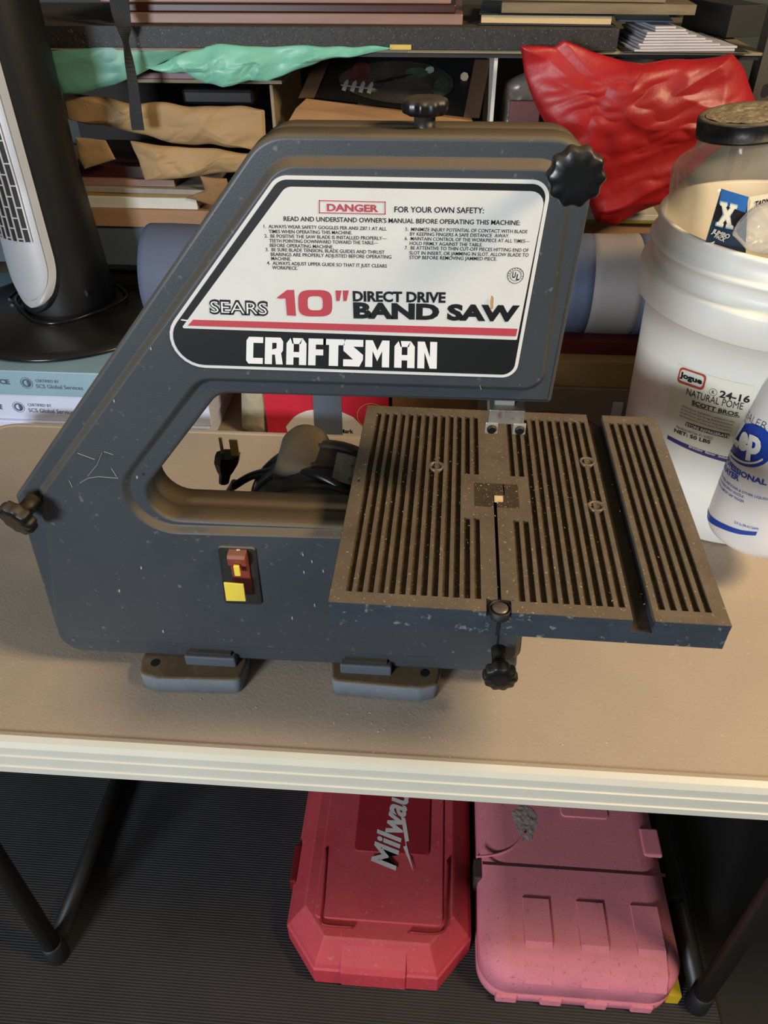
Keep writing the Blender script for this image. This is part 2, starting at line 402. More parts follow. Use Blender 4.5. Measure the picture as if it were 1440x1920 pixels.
for t in [("1.  ALWAYS WEAR SAFETY GOGGLES PER ANSI Z87.1 AT ALL", 370, 239, 805, 248), ("TIMES WHEN OPERATING THIS MACHINE.", 388, 257, 683, 262),
          ("2.  BE POSITIVE THE SAW BLADE IS INSTALLED PROPERLY—", 373, 273, 806, 282), ("TEETH POINTING DOWNWARD TOWARD THE TABLE—", 390, 290, 775, 298),
          ("BEFORE OPERATING MACHINE.", 392, 306, 617, 312), ("3.  BE SURE BLADE TENSION, BLADE GUIDES AND THRUST", 377, 321, 798, 331),
          ("BEARINGS ARE PROPERLY ADJUSTED BEFORE OPERATING", 395, 338, 822, 348), ("MACHINE.", 397, 353, 467, 355),
          ("4.  ALWAYS ADJUST UPPER GUIDE SO THAT IT JUST CLEARS", 382, 369, 806, 380), ("WORKPIECE.", 400, 385, 490, 388),
          ("5.  MINIMIZE INJURY POTENTIAL OF CONTACT WITH BLADE", 872, 249, 1304, 258), ("BY KEEPING FINGERS A SAFE DISTANCE  AWAY.", 888, 266, 1240, 273),
          ("6.  MAINTAIN CONTROL OF THE WORKPIECE AT ALL TIMES—", 870, 282, 1312, 292), ("HOLD FIRMLY AGAINST THE TABLE.", 887, 299, 1145, 305),
          ("7.  BE ATTENTIVE TO THIN CUT-OFF PIECES HITTING END OF", 870, 315, 1308, 324), ("SLOT IN INSERT, OR JAMMING IN SLOT. ALLOW BLADE TO", 886, 333, 1308, 341),
          ("STOP BEFORE REMOVING JAMMED PIECE.", 886, 349, 1196, 355)]:
    wl(mb, *t, 12, .008)
wl(mb, "FOR YOUR OWN SAFETY:", 833, 183, 1150, 187, 20, .015)
wl(mb, "READ AND UNDERSTAND OWNER'S MANUAL BEFORE OPERATING THIS MACHINE:", 441, 214, 1278, 229, 16, .015)
mb.build('safety_text', black_ink, label)
mb = MB(); wl(mb, "DANGER", 594, 178, 776, 182, 24, .035)
bp = [zz(*q) for q in ((567, 142), (800, 147), (800, 190), (567, 185))]
for i in range(4):
    a = Vector(bp[i]); b = Vector(bp[(i+1) % 4]); d = (b-a).normalized(); n = Vector((-d.y, d.x))*.8
    poly_print(mb, S, [tuple(a-n-d*.8), tuple(b-n+d*.8), tuple(b+n+d*.8), tuple(a+n-d*.8)], .0015, .0002)
mb.build('danger_text', red_ink, label)
mb = MB(); wl(mb, "SEARS", 178, 541, 386, 548, 46, .055, shear=.08); mb.build('store_name', black_ink, label)
mb = MB(); wl(mb, "SEARS", 183, 538, 381, 545, 40, -.012, .0018, shear=.08); mb.build('store_name_inline', white_ink, label)
# "10" with inch marks, drawn as solid shapes
mb = MB()
def zp(pts, off=.0015): poly_print(mb, S, [zz(*q) for q in pts], off, .0002)
zp([(415, 487), (452, 459), (477, 459), (484, 551), (452, 549), (447, 489), (428, 490)])
oc, ic = [], []
for k in range(40):
    t = 2*PI*k/40; f = lambda v: math.copysign(abs(v)**.55, v)
    oc.append(zz(552+60*f(math.cos(t))+2*math.sin(t), 506+47*f(math.sin(t)))); ic.append(zz(552+27*f(math.cos(t))+1*math.sin(t), 506+25*f(math.sin(t))))
vs = [S.pos(*S.inv(*q), .0015) for q in oc+ic]; mb.add(vs, [(k, (k+1) % 40, 40+(k+1) % 40, 40+k) for k in range(40)])
zp([(624, 461), (645, 461), (638, 498), (627, 498)]); zp([(650, 461), (671, 461), (663, 498), (652, 498)])
mb.build('size_text', red_ink, label)
mb = MB(); wl(mb, "DIRECT DRIVE", 686, 498, 1014, 503, 34, .04); wl(mb, "BAND SAW", 688, 556, 1272, 568, 50, .055); mb.build('model_text', black_ink, label)
mb = MB(); cu = S.inv(*zz(1262, 408))
for r0, r1 in ((.0058, .0054), (.0040, .0037)):
    v = []
    for k in range(40): a = 2*PI*k/40; v += [S.pos(cu.x+r0*math.cos(a), cu.y+r0*math.sin(a), .0015), S.pos(cu.x+r1*math.cos(a), cu.y+r1*math.sin(a), .0015)]
    mb.add(v, [(2*k, 2*((k+1) % 40), 2*((k+1) % 40)+1, 2*k+1) for k in range(40)])
wl(mb, "U", 1249, 415, 1261, 416, 20, .03); wl(mb, "L", 1264, 423, 1275, 424, 20, .03)
for k, ch in enumerate("LABORATORIES"):
    a = math.radians(205-k*21); vs, fs = text_mesh(ch, 0.02, 2); s = .0016
    mb.add([S.pos(cu.x+(.0044+v.y*s*.8)*math.cos(a)+(v.x-.3)*s*math.sin(a)*.7, cu.y+(.0044+v.y*s*.8)*math.sin(a)-(v.x-.3)*s*math.cos(a)*.7, .0015) for v in vs], fs)
mb.build('round_safety_seal', black_ink, label)
# block lettering of the maker, in unit boxes
GL = {
 'C': [[(0, .12), (.14, 0), (1, 0), (1, .22), (.42, .22), (.42, .78), (1, .78), (1, 1), (.14, 1), (0, .86)]],
 'R': [[(0, 0), (.4, 0), (.4, 1), (0, 1)], [(.4, .8), (.4, 1), (.86, 1), (1, .86), (1, .52), (.9, .42), (.64, .6), (.64, .8)], [(.4, .36), (.4, .55), (.64, .6), (.9, .42), (1, 0), (.62, 0), (.56, .36)]],
 'A': [[(0, 0), (.36, 0), (.36, .78), (.3, 1), (.2, 1), (0, .8)], [(.3, .78), (.7, .78), (.8, 1), (.2, 1)], [(.64, 0), (1, 0), (1, .8), (.8, 1), (.64, .8)], [(.36, .28), (.64, .28), (.64, .48), (.36, .48)]],
 'F': [[(0, 0), (.42, 0), (.42, 1), (0, 1)], [(.42, .78), (1, .78), (1, 1), (.42, 1)], [(.42, .38), (.85, .38), (.85, .6), (.42, .6)]],
 'T': [[(0, .78), (1, .78), (1, 1), (0, 1)], [(.28, 0), (.72, 0), (.72, .78), (.28, .78)]],
 'S': [[(.1, 1), (1, 1), (1, .74), (.5, .74), (1, .44), (1, .26), (.82, 0), (0, 0), (0, .26), (.5, .26), (0, .58), (0, .8)]],
 'M': [[(0, 0), (.3, 0), (.3, 1), (0, 1)], [(.7, 0), (1, 0), (1, 1), (.7, 1)], [(.3, 1), (.3, .6), (.5, .22), (.5, .62)], [(.7, 1), (.5, .62), (.5, .22), (.7, .6)]],
 'N': [[(0, 0), (.36, 0), (.36, 1), (0, 1)], [(.64, 0), (1, 0), (1, 1), (.64, 1)], [(.36, 1), (.36, .6), (.64, 0), (.64, .42)]]}
mb = MB()
for ch, a, b in (('C', 308, 367), ('R', 374, 438), ('A', 450, 521), ('F', 528, 590), ('T', 580, 655), ('S', 652, 722), ('M', 730, 815), ('A', 833, 905), ('N', 915, 984)):
    for pg in GL[ch]:
        mb.add([S.pos(*S.inv(*zz(a+(b-a)*x-(y-.5)*-2, (720 if ch != 'x' else 0)+(a+(b-a)*x-308)*.028-y*95)), .0013) for x, y in pg], [tuple(range(len(pg)))])
mb.build('maker_name', white_ink, label)
# stain on the label
mb = MB(); zp([(1176, 478), (1182, 486), (1180, 525), (1173, 528), (1172, 500)], .0022); mb.build('glue_mark', M('glue_stain', '#b98f57', .6), label)
# scratches and paint chips on the front cover
mb = MB()
for pth in ([(146, 849), (178, 861)], [(195, 846), (213, 852)], [(150, 905), (165, 896), (185, 893), (222, 896)], [(165, 892), (183, 870), (192, 848)], [(209, 877), (219, 893)], [(130, 900), (136, 913)], [(900, 722), (902, 730)]):
    q = [Vector(p) for p in pth]
    for a, b in zip(q, q[1:]):
        d = (b-a).normalized(); n = Vector((-d.y, d.x))*.45; poly_print(mb, S, [tuple(a-n), tuple(b-n), tuple(b+n), tuple(a+n)], .0007, .0005)
for x, y in ((265, 1064), (568, 1039), (585, 1052), (570, 1072), (606, 1070), (306, 1183), (224, 1107), (257, 894), (548, 1158), (590, 1134), (283, 653), (214, 751)):
    poly_print(mb, S, [(x-1.6, y-2), (x+1.2, y-2.6), (x+1.9, y+2.4), (x-.6, y+3)], .0007, .0005)
mb.build('scratches', M('scratch_pale', '#8f928e', .6), front)['kind'] = 'stuff'
# knobs
def knob(name, c, axis, r=.0172, h=.012, stem=.018, stem_r=.0075, lobes=10, parent=None, lab=None):
    mb = MB(); ax = Vector(axis).normalized(); a = ax.orthogonal().normalized() if abs(ax.y) < .9 else Vector((1, 0, 0)); a = (a-ax*a.dot(ax)).normalized(); b = ax.cross(a); rr = []
    n = lobes*8
    for rs, hh in ((.84, 0), (.96, .001), (1.0, .003), (1.0, h-.003), (.95, h-.0008), (.88, h), (.5, h+.0006)):
        rr.append([Vector(c)+ax*hh+(a*math.cos(2*PI*k/n)+b*math.sin(2*PI*k/n))*r*rs*(1+.055*math.cos(lobes*2*PI*k/n)) for k in range(n)])
    mb.rings(rr); o = mb.build(name, black_plastic, parent)
    if lab: o['label'] = lab
    mb = MB(); mb.tube([Vector(c)-ax*stem, Vector(c)], stem_r, 24); mb.build('knob_stem', black_plastic, o); return o
knob('cover_knob', P(1077, 325, .505), (0, -1, 0), .0172, parent=saw)
knob('cover_knob', P(937, 1258, .500), (0, -1, 0), .0168, parent=saw, stem=.034)
knob('cover_knob', P(42, 962, .512), (-.35, -1, -.22), .0172, parent=saw)
tk = P(796, 236, .562); knob('tension_knob', (tk.x, .562, P(797, 204, .562).z-.003), (0, 0, 1), .0148, .0095, .02, .0072, parent=saw, lab='upright black fluted blade tension knob')
# blade guide
g = MB().box(.0475, .0765, .5415, .572, .335, .3485).build('guide_block', rusty, saw, bevel=.0008); g['label'] = 'rust-specked metal blade guide block'
MB().box(.052, .068, .55, .57, .345, .37).build('guide_post', chrome, saw)
for gx in (.0505, .0735):
    cl = MB().box(gx-.0052, gx+.0052, .5405, .5430, .3262, .3365).build('guide_clip', chrome, saw, bevel=.0006)
    MB().lathe((gx, .5405, .3310), [(.0038, 0), (.0038, -.0018), (.003, -.0028)], 20, 'Y').build('screw', black_plastic, cl)
# lower cover seam and door
mb = MB(); a = P(938, 1168, YR); b = P(940, 1238, YR); mb.box(a.x-.0009, a.x+.0009, YR-.0004, YR+.002, b.z, a.z); mb.build('cover_seam', black_matte, front)
# switch
def R2(x0, y0, x1, y1, Y, r, sh=0): return fillet([V2(x0, y0, Y), V2(x1, y0+sh, Y), V2(x1+14, y1+sh, Y), V2(x0+14, y1, Y)], r, 5)
YS = YR
mb = MB(); o_ = R2(408, 1022, 479, 1129, YS, .004, 3)
plate(mb, o_, YS+.001, YS-.0022, .0012, 3); sw = mb.build('switch_plate', M('switch_black', '#2a2a28', .3, 0, .1, dust=.9, dustcol='#6a6458'), saw); sw['label'] = 'black recessed switch bezel'
mb = MB(); plate(mb, inset(o_, .0035), YS-.001, YS-.00235, 0); mb.build('switch_well', M('switch_well', '#26241f', .5, 0, .3, 60), sw)
cx0 = P(430, 1045, YS-.004).x; cx1 = P(464, 1045, YS-.004).x; zt = P(445, 1040, YS-.01).z; zb = P(445, 1112, YS-.004).z
red_sw = M('switch_red', '#7e3a30', .4, 0, .1, 40, dust=.5, dustcol='#8a6a50')
mb = MB(); prof = [(YS-.002, zt), (YS-.0105, zt-.001), (YS-.0125, zt-.004), (YS-.0115, zt-.013), (YS-.0055, zt-.020), (YS-.0035, zb), (YS-.002, zb)]
mb.rings([[Vector((cx0, y, z)) for y, z in prof], [Vector((cx1, y, z)) for y, z in prof]], smooth=False); mb.build('rocker', red_sw, sw, bevel=.0008)
xm = (cx0+cx1)/2; ky = M('key_yellow', '#e8cf4e', .35, 0, .06)
key = MB().box(xm-.0028, xm+.0028, YS-.0155, YS-.0125, zt-.023, zt-.010).build('safety_key', ky, sw, bevel=.0008); key['label'] = 'yellow plastic safety key'
k4 = [P(x, y, YS-.016) for x, y in ((419, 1093), (456, 1096), (461, 1128), (424, 1127))]
frustum_box('key_tab', k4, .0018, ky, key, .0005)
MB().lathe(P(447, 1033, YS-.0025), [(.0028, 0), (.0028, -.0008), (.002, -.0014)], 16, 'Y').build('screw', chrome, sw)
# feet
foot_m = M('foot_grey', '#6d747c', .5, 0, .12, 40, dust=1.0, dustcol='#5f4c30', speck=.5, speckcol='#a08a60')
def foot(x0, x1, yb, yf, ear, jog):
    # outline seen from above (x, y)
    pts = [Vector((x0+.012, yb)), Vector((x0, yf+.030)), Vector((x0+.004, yf+.004)), Vector((x1-.022, yf)), Vector((x1-.004, yf+.006)), Vector((x1, yf+.022)), Vector((x1-.001, yb))]
    if ear < 0: pts = [Vector((x0+x1-p.x, p.y)) for p in pts][::-1]
    p2 = fillet(pts, .008, 5); mb = MB(); plate(mb, p2, .0, .0225, .003, 3, 'Z'); f = mb.build('foot', foot_m, saw)
    hx = x0+.030 if ear > 0 else x1-.030
    MB().lathe((x0+.017 if ear < 0 else x1-.017, yf+.021, .0215), [(.0052, 0), (.0052, .0012)], 20).build('bolt_hole', black_matte, f)
    return f
foot(-.307, -.190, .62, .506, -1, 0)
foot(-.098, .022, .62, .512, 1, 0)
for a, b in ((343, 438), (635, 733)):
    xa = P(a, 1250, .519).x; xb = P(b, 1250, .519).x
    MB().box(xa, xb, .5265, .56, .0215, .0365).build('foot_bracket', M('bracket_grey', '#4f575f', .5, 0, .1, dust=.5, dustcol='#4f4028'), saw, bevel=.002)
    MB().box(xa+.005, xb-.005, .530, .60, .012, .04).build('foot_web', saw_dark, saw)
# work table
TO = Vector((-.0736, .4124, 0)); TA = -.0153; TW, TD, TH, TT = .305, .2951, .2493, .026
RT = Matrix.Rotation(TA, 3, 'Z')
def tl(u, v, z): return TO+RT@Vector((u, v, 0))+Vector((0, 0, z))
def tbox(mb, u0, u1, v0, v1, z0, z1):
    vs = [tl(u, v, z) for z in (z0, z1) for v in (v0, v1) for u in (u0, u1)]
    mb.add(vs, [(0, 2, 3, 1), (4, 5, 7, 6), (0, 1, 5, 4), (2, 6, 7, 3), (0, 4, 6, 2), (1, 3, 7, 5)])
gd = .0045; mb = MB()
slot_u = (.1312, .1340); ts = (.2325, .2490)
GRV = [(.0118+.00845*k, k) for k in range(13)]; GRR = [(.1475+.00845*k, k) for k in range(10)]; GR5 = [(.2537+.0087*k, 9) for k in range(5)]; gw = .0052
wt_side = MB()
tbox(wt_side, 0, slot_u[0], 0, TD, TH-TT, TH-gd-.0003); tbox(wt_side, slot_u[0], slot_u[1], .1472, TD, TH-TT, TH-gd-.0003)
tbox(wt_side, slot_u[1], ts[0], 0, TD, TH-TT, TH-gd-.0003); tbox(wt_side, ts[0], ts[1], 0, TD, TH-TT, TH-.0135); tbox(wt_side, ts[1], TW, 0, TD, TH-TT, TH-gd-.0003)
for u0, u1 in ((0, slot_u[0]-.009), (slot_u[1]+.0075, ts[0]), (ts[1], TW)): tbox(wt_side, u0, u1, -.0003, .002, TH-gd-.0004, TH-.0004)
tbox(wt_side, -.0003, .001, 0, TD, TH-gd-.0004, TH-.0004); tbox(wt_side, TW-.001, TW+.0003, 0, TD, TH-gd-.0004, TH-.0004)
wt = wt_side.build('work_table', table_side, saw); wt['label'] = 'square grooved cast saw table dusted brown'
v0, v1 = .0125, .2815
tbox(mb, 0, slot_u[0]-.009, 0, v0, TH-gd, TH); tbox(mb, slot_u[1]+.0075, ts[0], 0, v0, TH-gd, TH); tbox(mb, ts[1], TW, 0, v0, TH-gd, TH)      # front border
tbox(mb, 0, ts[0], v1, TD, TH-gd, TH); tbox(mb, ts[1], TW, v1, TD, TH-gd, TH)
tbox(mb, 0, .0118, v0, v1, TH-gd, TH)
for i, (u, k) in enumerate(GRV):
    nx = GRV[i+1][0] if i < 12 else slot_u[0]
    if k < 12: tbox(mb, u+gw, nx, v0, v1, TH-gd, TH)
    else:
        tbox(mb, u+gw, .1222, v0, v1, TH-gd, TH)
        tbox(mb, .1222, nx, .0135, .129, TH-gd, TH); tbox(mb, .1222, .1435, .1645, v1, TH-gd, TH)
    if k >= 11: tbox(mb, u-.0002, u+gw+.0002, .1125, .1778, TH-gd, TH-.00005)
tbox(mb, slot_u[1], .1435, .0135, .129, TH-gd, TH)
tbox(mb, .1435, .1475, v0, .129, TH-gd, TH); tbox(mb, .1435, .1475, .1645, v1, TH-gd, TH); tbox(mb, .1222, .1312, .129, .1645, TH-gd, TH-.0012)
for i, (u, k) in enumerate(GRR):
    nx = GRR[i+1][0] if i < 9 else ts[0]
    tbox(mb, u+gw, nx, v0, v1, TH-gd, TH)
    if k < 2: tbox(mb, u-.0002, u+gw+.0002, .1125, .1778, TH-gd, TH-.00005)
tbox(mb, ts[1], GR5[0][0], v0, v1, TH-gd, TH)
for i, (u, k) in enumerate(GR5):
    nx = GR5[i+1][0] if i < 4 else TW
    tbox(mb, u+gw, nx, v0, v1, TH-gd, TH)
ridges = mb.build('grooved_top', table_iron, wt)
mb = MB()
for u, k in GRV+GRR+GR5: tbox(mb, u, u+gw, v0, v1, TH-gd-.0002, TH-gd+.0002+.0006*(k % 3 == 0))
mb.build('groove_dust', groove_mat, wt)
mb = MB(); tbox(mb, ts[0]+.0003, ts[1]-.0003, .002, TD-.001, TH-.0135, TH-.0130); mb.build('miter_slot_floor', M('slot_floor', '#3b2f20', .7, 0, .3, 60), wt)
mb = MB(); tbox(mb, .114, slot_u[0], .1292, .1643, TH-.002, TH+.0002); tbox(mb, slot_u[0], .1415, .1475, .1643, TH-.002, TH+.0002)
tbox(mb, slot_u[1]+.0001, .154, .1292, .1368, TH-.002, TH+.0002); tbox(mb, .1405, .154, .1368, .1643, TH-.002, TH+.0002)
mb.build('throat_insert', M('insert_dark', '#3a2e21', .75, 0, .3, 100, .4, 400, speck=.5, speckcol='#cdb48c'), wt)
mb = MB(); tbox(mb, slot_u[1]-.002, .1404, .1372, .1470, TH-.001, TH-.0005); mb.build('see_through_patch', M('pale_see_through', '#d8bf98', .7), wt)  # added pale sheet in place of the see-through hole onto the folding table
for u, v in ((.0775, .189), (.2232, .2088), (.2228, .139)):
    c = tl(u, v, TH); mb = MB(); mb.lathe(c, [(.0075, -gd), (.0075, .0001), (.0068, .0003), (.0056, .0003), (.0050, -.0018), (.001, -.0018)], 32, caps=(False, True)); mb.build('screw_boss', table_iron, wt)
    MB().lathe(c, [(.0036, -.0018), (.0034, -.0006), (.001, -.0004)], 6).build('screw', groove_mat, wt)
c = tl(.1329, .0050, TH); mb = MB(); mb.lathe(c, [(.0088, -.008), (.0088, -.0006), (.0078, -.0002), (.0078, -.006)], 32, caps=(False, False)); mb.build('pin_recess', black_matte, wt)
mb = MB(); mb.lathe(c, [(.0064, -.008), (.0064, -.001), (.0055, -.0002), (.002, 0)], 28); p_ = mb.build('alignment_pin', M('pin_metal', '#7a7068', .4, .7, .15), wt)
MB().lathe(tl(.0062, .1583, TH), [(.0013, .0001), (.0012, .0003)], 12).build('small_hole', black_matte, wt)
mb = MB(); tbox(mb, slot_u[0], slot_u[1], -.0008, .0005, TH-TT, TH-.006); mb.build('slot_gap', black_matte, wt)
# trunnion under table
MB().box(-.03, .09, .545, .62, .10, TH-TT-.0005).build('table_bracket', saw_dark, saw)
# chips on the saw table
def chips(name, n, fn, mat, s0, s1, label, cat):
    mb = MB()
    for _ in range(n):
        p = fn(); s = random.uniform(s0, s1); a = random.uniform(0, PI); u = Vector((math.cos(a), math.sin(a), random.uniform(-.2, .4)))*s; w = Vector((-math.sin(a), math.cos(a), 0))*s*random.uniform(.15, .5); h = Vector((0, 0, s*.25))
        mb.add([p-u-w, p+u-w, p+u+w, p-u+w, p+h], [(0, 1, 4), (1, 2, 4), (2, 3, 4), (3, 0, 4), (3, 2, 1, 0)])
    o = mb.build(name, mat); tag(o, label, cat, kind='stuff'); return o
def onT():
    u = random.gauss(.135, .07); v = random.gauss(.15, .07); return tl(min(max(u, .01), .295), min(max(v, .01), .285), TH-random.choice((0, gd, 0))+.0003)
chips('sawdust_flecks', 420, onT, M('pale_sawdust', '#b49a70', .8), .0002, .0008, 'pale sawdust flecks scattered over the grooved saw table', 'sawdust')
def onB(): return Vector((random.choice((random.gauss(-.03, .05), random.uniform(-.6, .5))), random.uniform(.44, .50), .0003-.001))
chips('wood_crumbs', 50, onB, M('white_crumbs', '#d9d2c4', .8), .0003, .0012, 'white crumbs on the folding table in front of the saw', 'crumbs')
# ---- motor, capacitor housing, cord and plug behind the saw body
mg = M('motor_grey', '#4b4e4e', .5, 0, .1, 60, .2, 400, dust=.9, dustcol='#63533a')
mx = P(612, 900, .68).x
mb = MB(); mb.lathe((mx, 0, .125), [(.03, .586), (.085, .588), (.088, .600), (.088, .690), (.080, .705), (.03, .710)], 56, 'Y'); mot = mb.build('motor', M('motor_brown', '#3a3632', .5, .2, .2, 40), saw)
mb = MB()
for k in range(3): mb.lathe((mx, 0, .125), [(.0885, .604+.036*k), (.0905, .606+.036*k), (.0905, .610+.036*k), (.0885, .612+.036*k)], 56, 'Y', caps=(False, False))
mb.build('cooling_fin', M('motor_brown2', '#33302d', .5, .2, .2, 40), mot)
# rating plate on the drum
mb = MB(); vs = []
for j in range(2):
    for i in range(9):
        a = math.radians(80-i*5.5); vs.append(Vector((mx+.0925*math.cos(a), .615+.05*j, .125+.0925*math.sin(a))))
mb.add(vs, [(i, i+1, i+10, i+9) for i in range(8)]); rp = mb.build('rating_plate', M('plate_metal', '#8b8478', .5, .3, .2, 200), mot)
mb = MB()
for i in range(3):
    for j in range(2):
        for q in ((0, .004, .0005), (.003, .004, .0005)):
            a = math.radians(68-i*10); mb.box(mx+.0935*math.cos(a)-.003, mx+.0935*math.cos(a)+.003, .622+.022*j+q[0], .6227+.022*j+q[0], .125+.0935*math.sin(a), .125+.0935*math.sin(a)+.0004)
mb.build('plate_marks', black_ink, rp)
# capacitor housing: half cylinder lying in depth, domed top
ca = P(563, 885, .64); hw = .0275
pc = V2(568, 835, .645)
mb = MB(); prof = []
for k in range(17): a = PI*k/16; prof.append((hw*math.cos(a), hw*math.sin(a)))
prof = [(hw, -.03)]+prof+[(-hw, -.03)]
cz = .192; cxx = P(562, 870, .66).x
rr = []
for y, s, dz in ((.628, .80, -.012), (.634, .93, -.004), (.642, 1, 0), (.70, 1, .004), (.715, .93, .0), (.722, .6, -.006)): rr.append([Vector((cxx+x*s, y, cz+z*s+dz)) for x, z in prof])
mb.rings(rr); mb.build('capacitor_housing', mg, saw)
cord_m = M('cord_black', '#0e0e0e', .35)
coil = []
c0 = P(590, 935, .70)
for k in range(120):
    a = 2*PI*k/36; coil.append(Vector((c0.x+(.085+.004*math.sin(k*.3))*math.cos(a+2.6), .655+.055*math.sin(a+2.6), .165+.00012*k+.05*math.sin(a+2.6)*-.2)))
loop = spline([P(438, 912, .68), P(470, 893, .68), P(510, 884, .665), P(560, 886, .64), P(600, 893, .62), P(660, 930, .61), P(700, 980, .62), P(600, 975, .66), P(480, 955, .70), P(500, 915, .69), P(560, 897, .68), P(620, 905, .66), P(672, 950, .64)], 10)
pc = saw
cd = MB().tube(loop, .0046, 10).build('power_cord', cord_m, saw)
loop2 = spline([P(440, 905, .685), P(424, 930, .70), P(400, 955, .72), P(390, 990, .75)], 8); MB().tube(loop2, .0045, 10).build('power_cord_tail', cord_m, cd)
pl0 = P(420, 905, .68); pl1 = P(427, 852, .68)
mb = MB(); ax = (pl1-pl0).normalized(); sd = Vector((1, 0, 0)); rr = []
for t, w, d in ((0, .006, .005), (.3, .007, .006), (.45, .010, .008), (.75, .0145, .011), (1, .0145, .011)):
    c = pl0.lerp(pl1, t); rr.append([c+Vector((w*math.cos(2*PI*k/8+.4), d*math.sin(2*PI*k/8+.4), 0)) for k in range(8)])
mb.rings(rr, smooth=False); plug = mb.build('plug', M('plug_black', '#15140f', .35), cd)
for dx, dy in ((-.0062, .002), (.0088, -.001)):
    c = pl1+Vector((dx, dy, 0)); w = .0006 if dx < 0 else .0034
    MB().box(c.x-w-.0012, c.x+w+.0012, c.y-.001, c.y+.001, c.z-.002, c.z+.0205).build('prong', brass, plug, bevel=.0004)

# ================================================================== BUCKET, JAR, BOTTLE
BC = (.418, .930); bz = .385
def brf(z): return .1385+(.1520-.1385)*z/.30
bk = thing('bucket', (BC[0], BC[1], 0), 'large white plastic bucket with ingredient label on the right of the folding table', 'bucket')
bm_ = M('bucket_plastic', '#efece2', .42, 0, .04, 5, sss=.15)
prof = [(.120, 0), (.1350, .001), (.1385, .004)]+[(brf(z), z) for z in (.05, .1, .15, .2, .25, .290)]+[(.1635, .2905), (.166, .293), (.1675, .325), (.1665, .329), (.162, .330), (.1555, .3315), (.1545, .352), (.1615, .3535), (.1635, .356), (.162, .3595), (.156, .361), (.158, .378), (.159, .382), (.1575, .3855), (.153, .3855), (.151, .383), (.1475, .30), (.134, .006), (.02, .006)]
mb = MB(); mb.lathe((*BC, 0), prof, 96); mb.build('pail', bm_, bk)
SB = Cone(*BC, brf)
def za(x, y): return 1160+x/4.5714, 660+y/4.5714
mb = MB(); c4 = [za(512, 95), za(1165, 290), za(1010, 930), za(365, 700)]; grid_print(mb, SB, c4, .0006, 16, 8); bl = mb.build('paper_label', M('bucket_label', '#e8e5d3', .5, 0, .05, 8), bk)
mb = MB(); grid_print(mb, SB, [za(425, 710), za(1080, 925), za(1070, 975), za(418, 740)], .0009, 16, 2); mb.build('purple_band', M('navy_ink', '#3b3674', .5), bl)
mb = MB(); red = M('label_red', '#b0452f', .5)
def rq(cx, cy, w, h, ang, r):
    c, s = math.cos(ang), math.sin(ang); q = fillet([Vector((-w, -h)), Vector((w, -h)), Vector((w, h)), Vector((-w, h))], r, 5)
    return [za(cx+v.x*c-v.y*s*.75, cy+v.x*s+v.y*c) for v in q]
fan_print(mb, SB, rq(632, 226, 120, 70, .33, 34), .0013); mb.build('label_badge', red, bl)
mb = MB(); fan_print(mb, SB, rq(632, 222, 104, 50, .33, 26), .0017); mb.build('badge_field', white_label, bl)
def wb(mb, s, t, x1, y1, x2, y2, cap, bold=0, off=.0012, shear=0): write(mb, s, t, *za(x1, y1), *za(x2, y2), cap/4.5714, bold, off, shear)
mb = MB()
wb(mb, SB, "Jogue", 532, 205, 720, 272, 46, .05, .0021)
wb(mb, SB, "24-16", 862, 382, 1120, 432, 58, .03); wb(mb, SB, "NATURAL POME", 582, 362, 1062, 492, 62, .0)
wb(mb, SB, "SCOTT BROS.", 628, 443, 1035, 550, 34, .03)
for k, t in enumerate(("All the flavor ingredients contained in this", "of the Food and Drug Administration", "on the Flavor and Extract Manufacturers", "any Consumers, Citric Acid, Fruit and V")):
    wb(mb, SB, t, 545-7*k, 465+26*k, 990-9*k, 603+26*k, 16, 0)
wb(mb, SB, "Manufactured Date: 01.14.2025", 497, 645, 803, 748, 22, 0); wb(mb, SB, "NET: 50 LBS", 478, 680, 786, 784, 30, .03)
poly_print(mb, SB, [za(628, 450), za(1040, 558), za(1039, 562), za(628, 454)], .0011, .0001, 8)
grid_print(mb, SB, [za(585, 597), za(955, 702), za(945, 740), za(572, 628)], .0010, 10, 2)
cc = SB.inv(*za(812, 342)); v = []
for k in range(24):
    a = 2*PI*k/24; v += [SB.pos(cc.x+.0045*math.cos(a), cc.y+.0045*math.sin(a), .0012), SB.pos(cc.x+.0041*math.cos(a), cc.y+.0041*math.sin(a), .0012)]
mb.add(v, [(2*k, 2*((k+1) % 24), 2*((k+1) % 24)+1, 2*k+1) for k in range(24)]); wb(mb, SB, "K", 800, 350, 822, 356, 26, .03)
mb.build('label_print', black_ink, bl)
mb = MB(); wb(mb, SB, "STORE REFRIGERATE", 582, 625, 950, 732, 24, .03, .0015); mb.build('storage_print', white_ink, bl); mb = MB(); wb(mb, SB, "Bringing  flavor  Solutions", 605, 812, 1000, 928, 22, .02, .0015); mb.build('white_print', white_ink, bl)
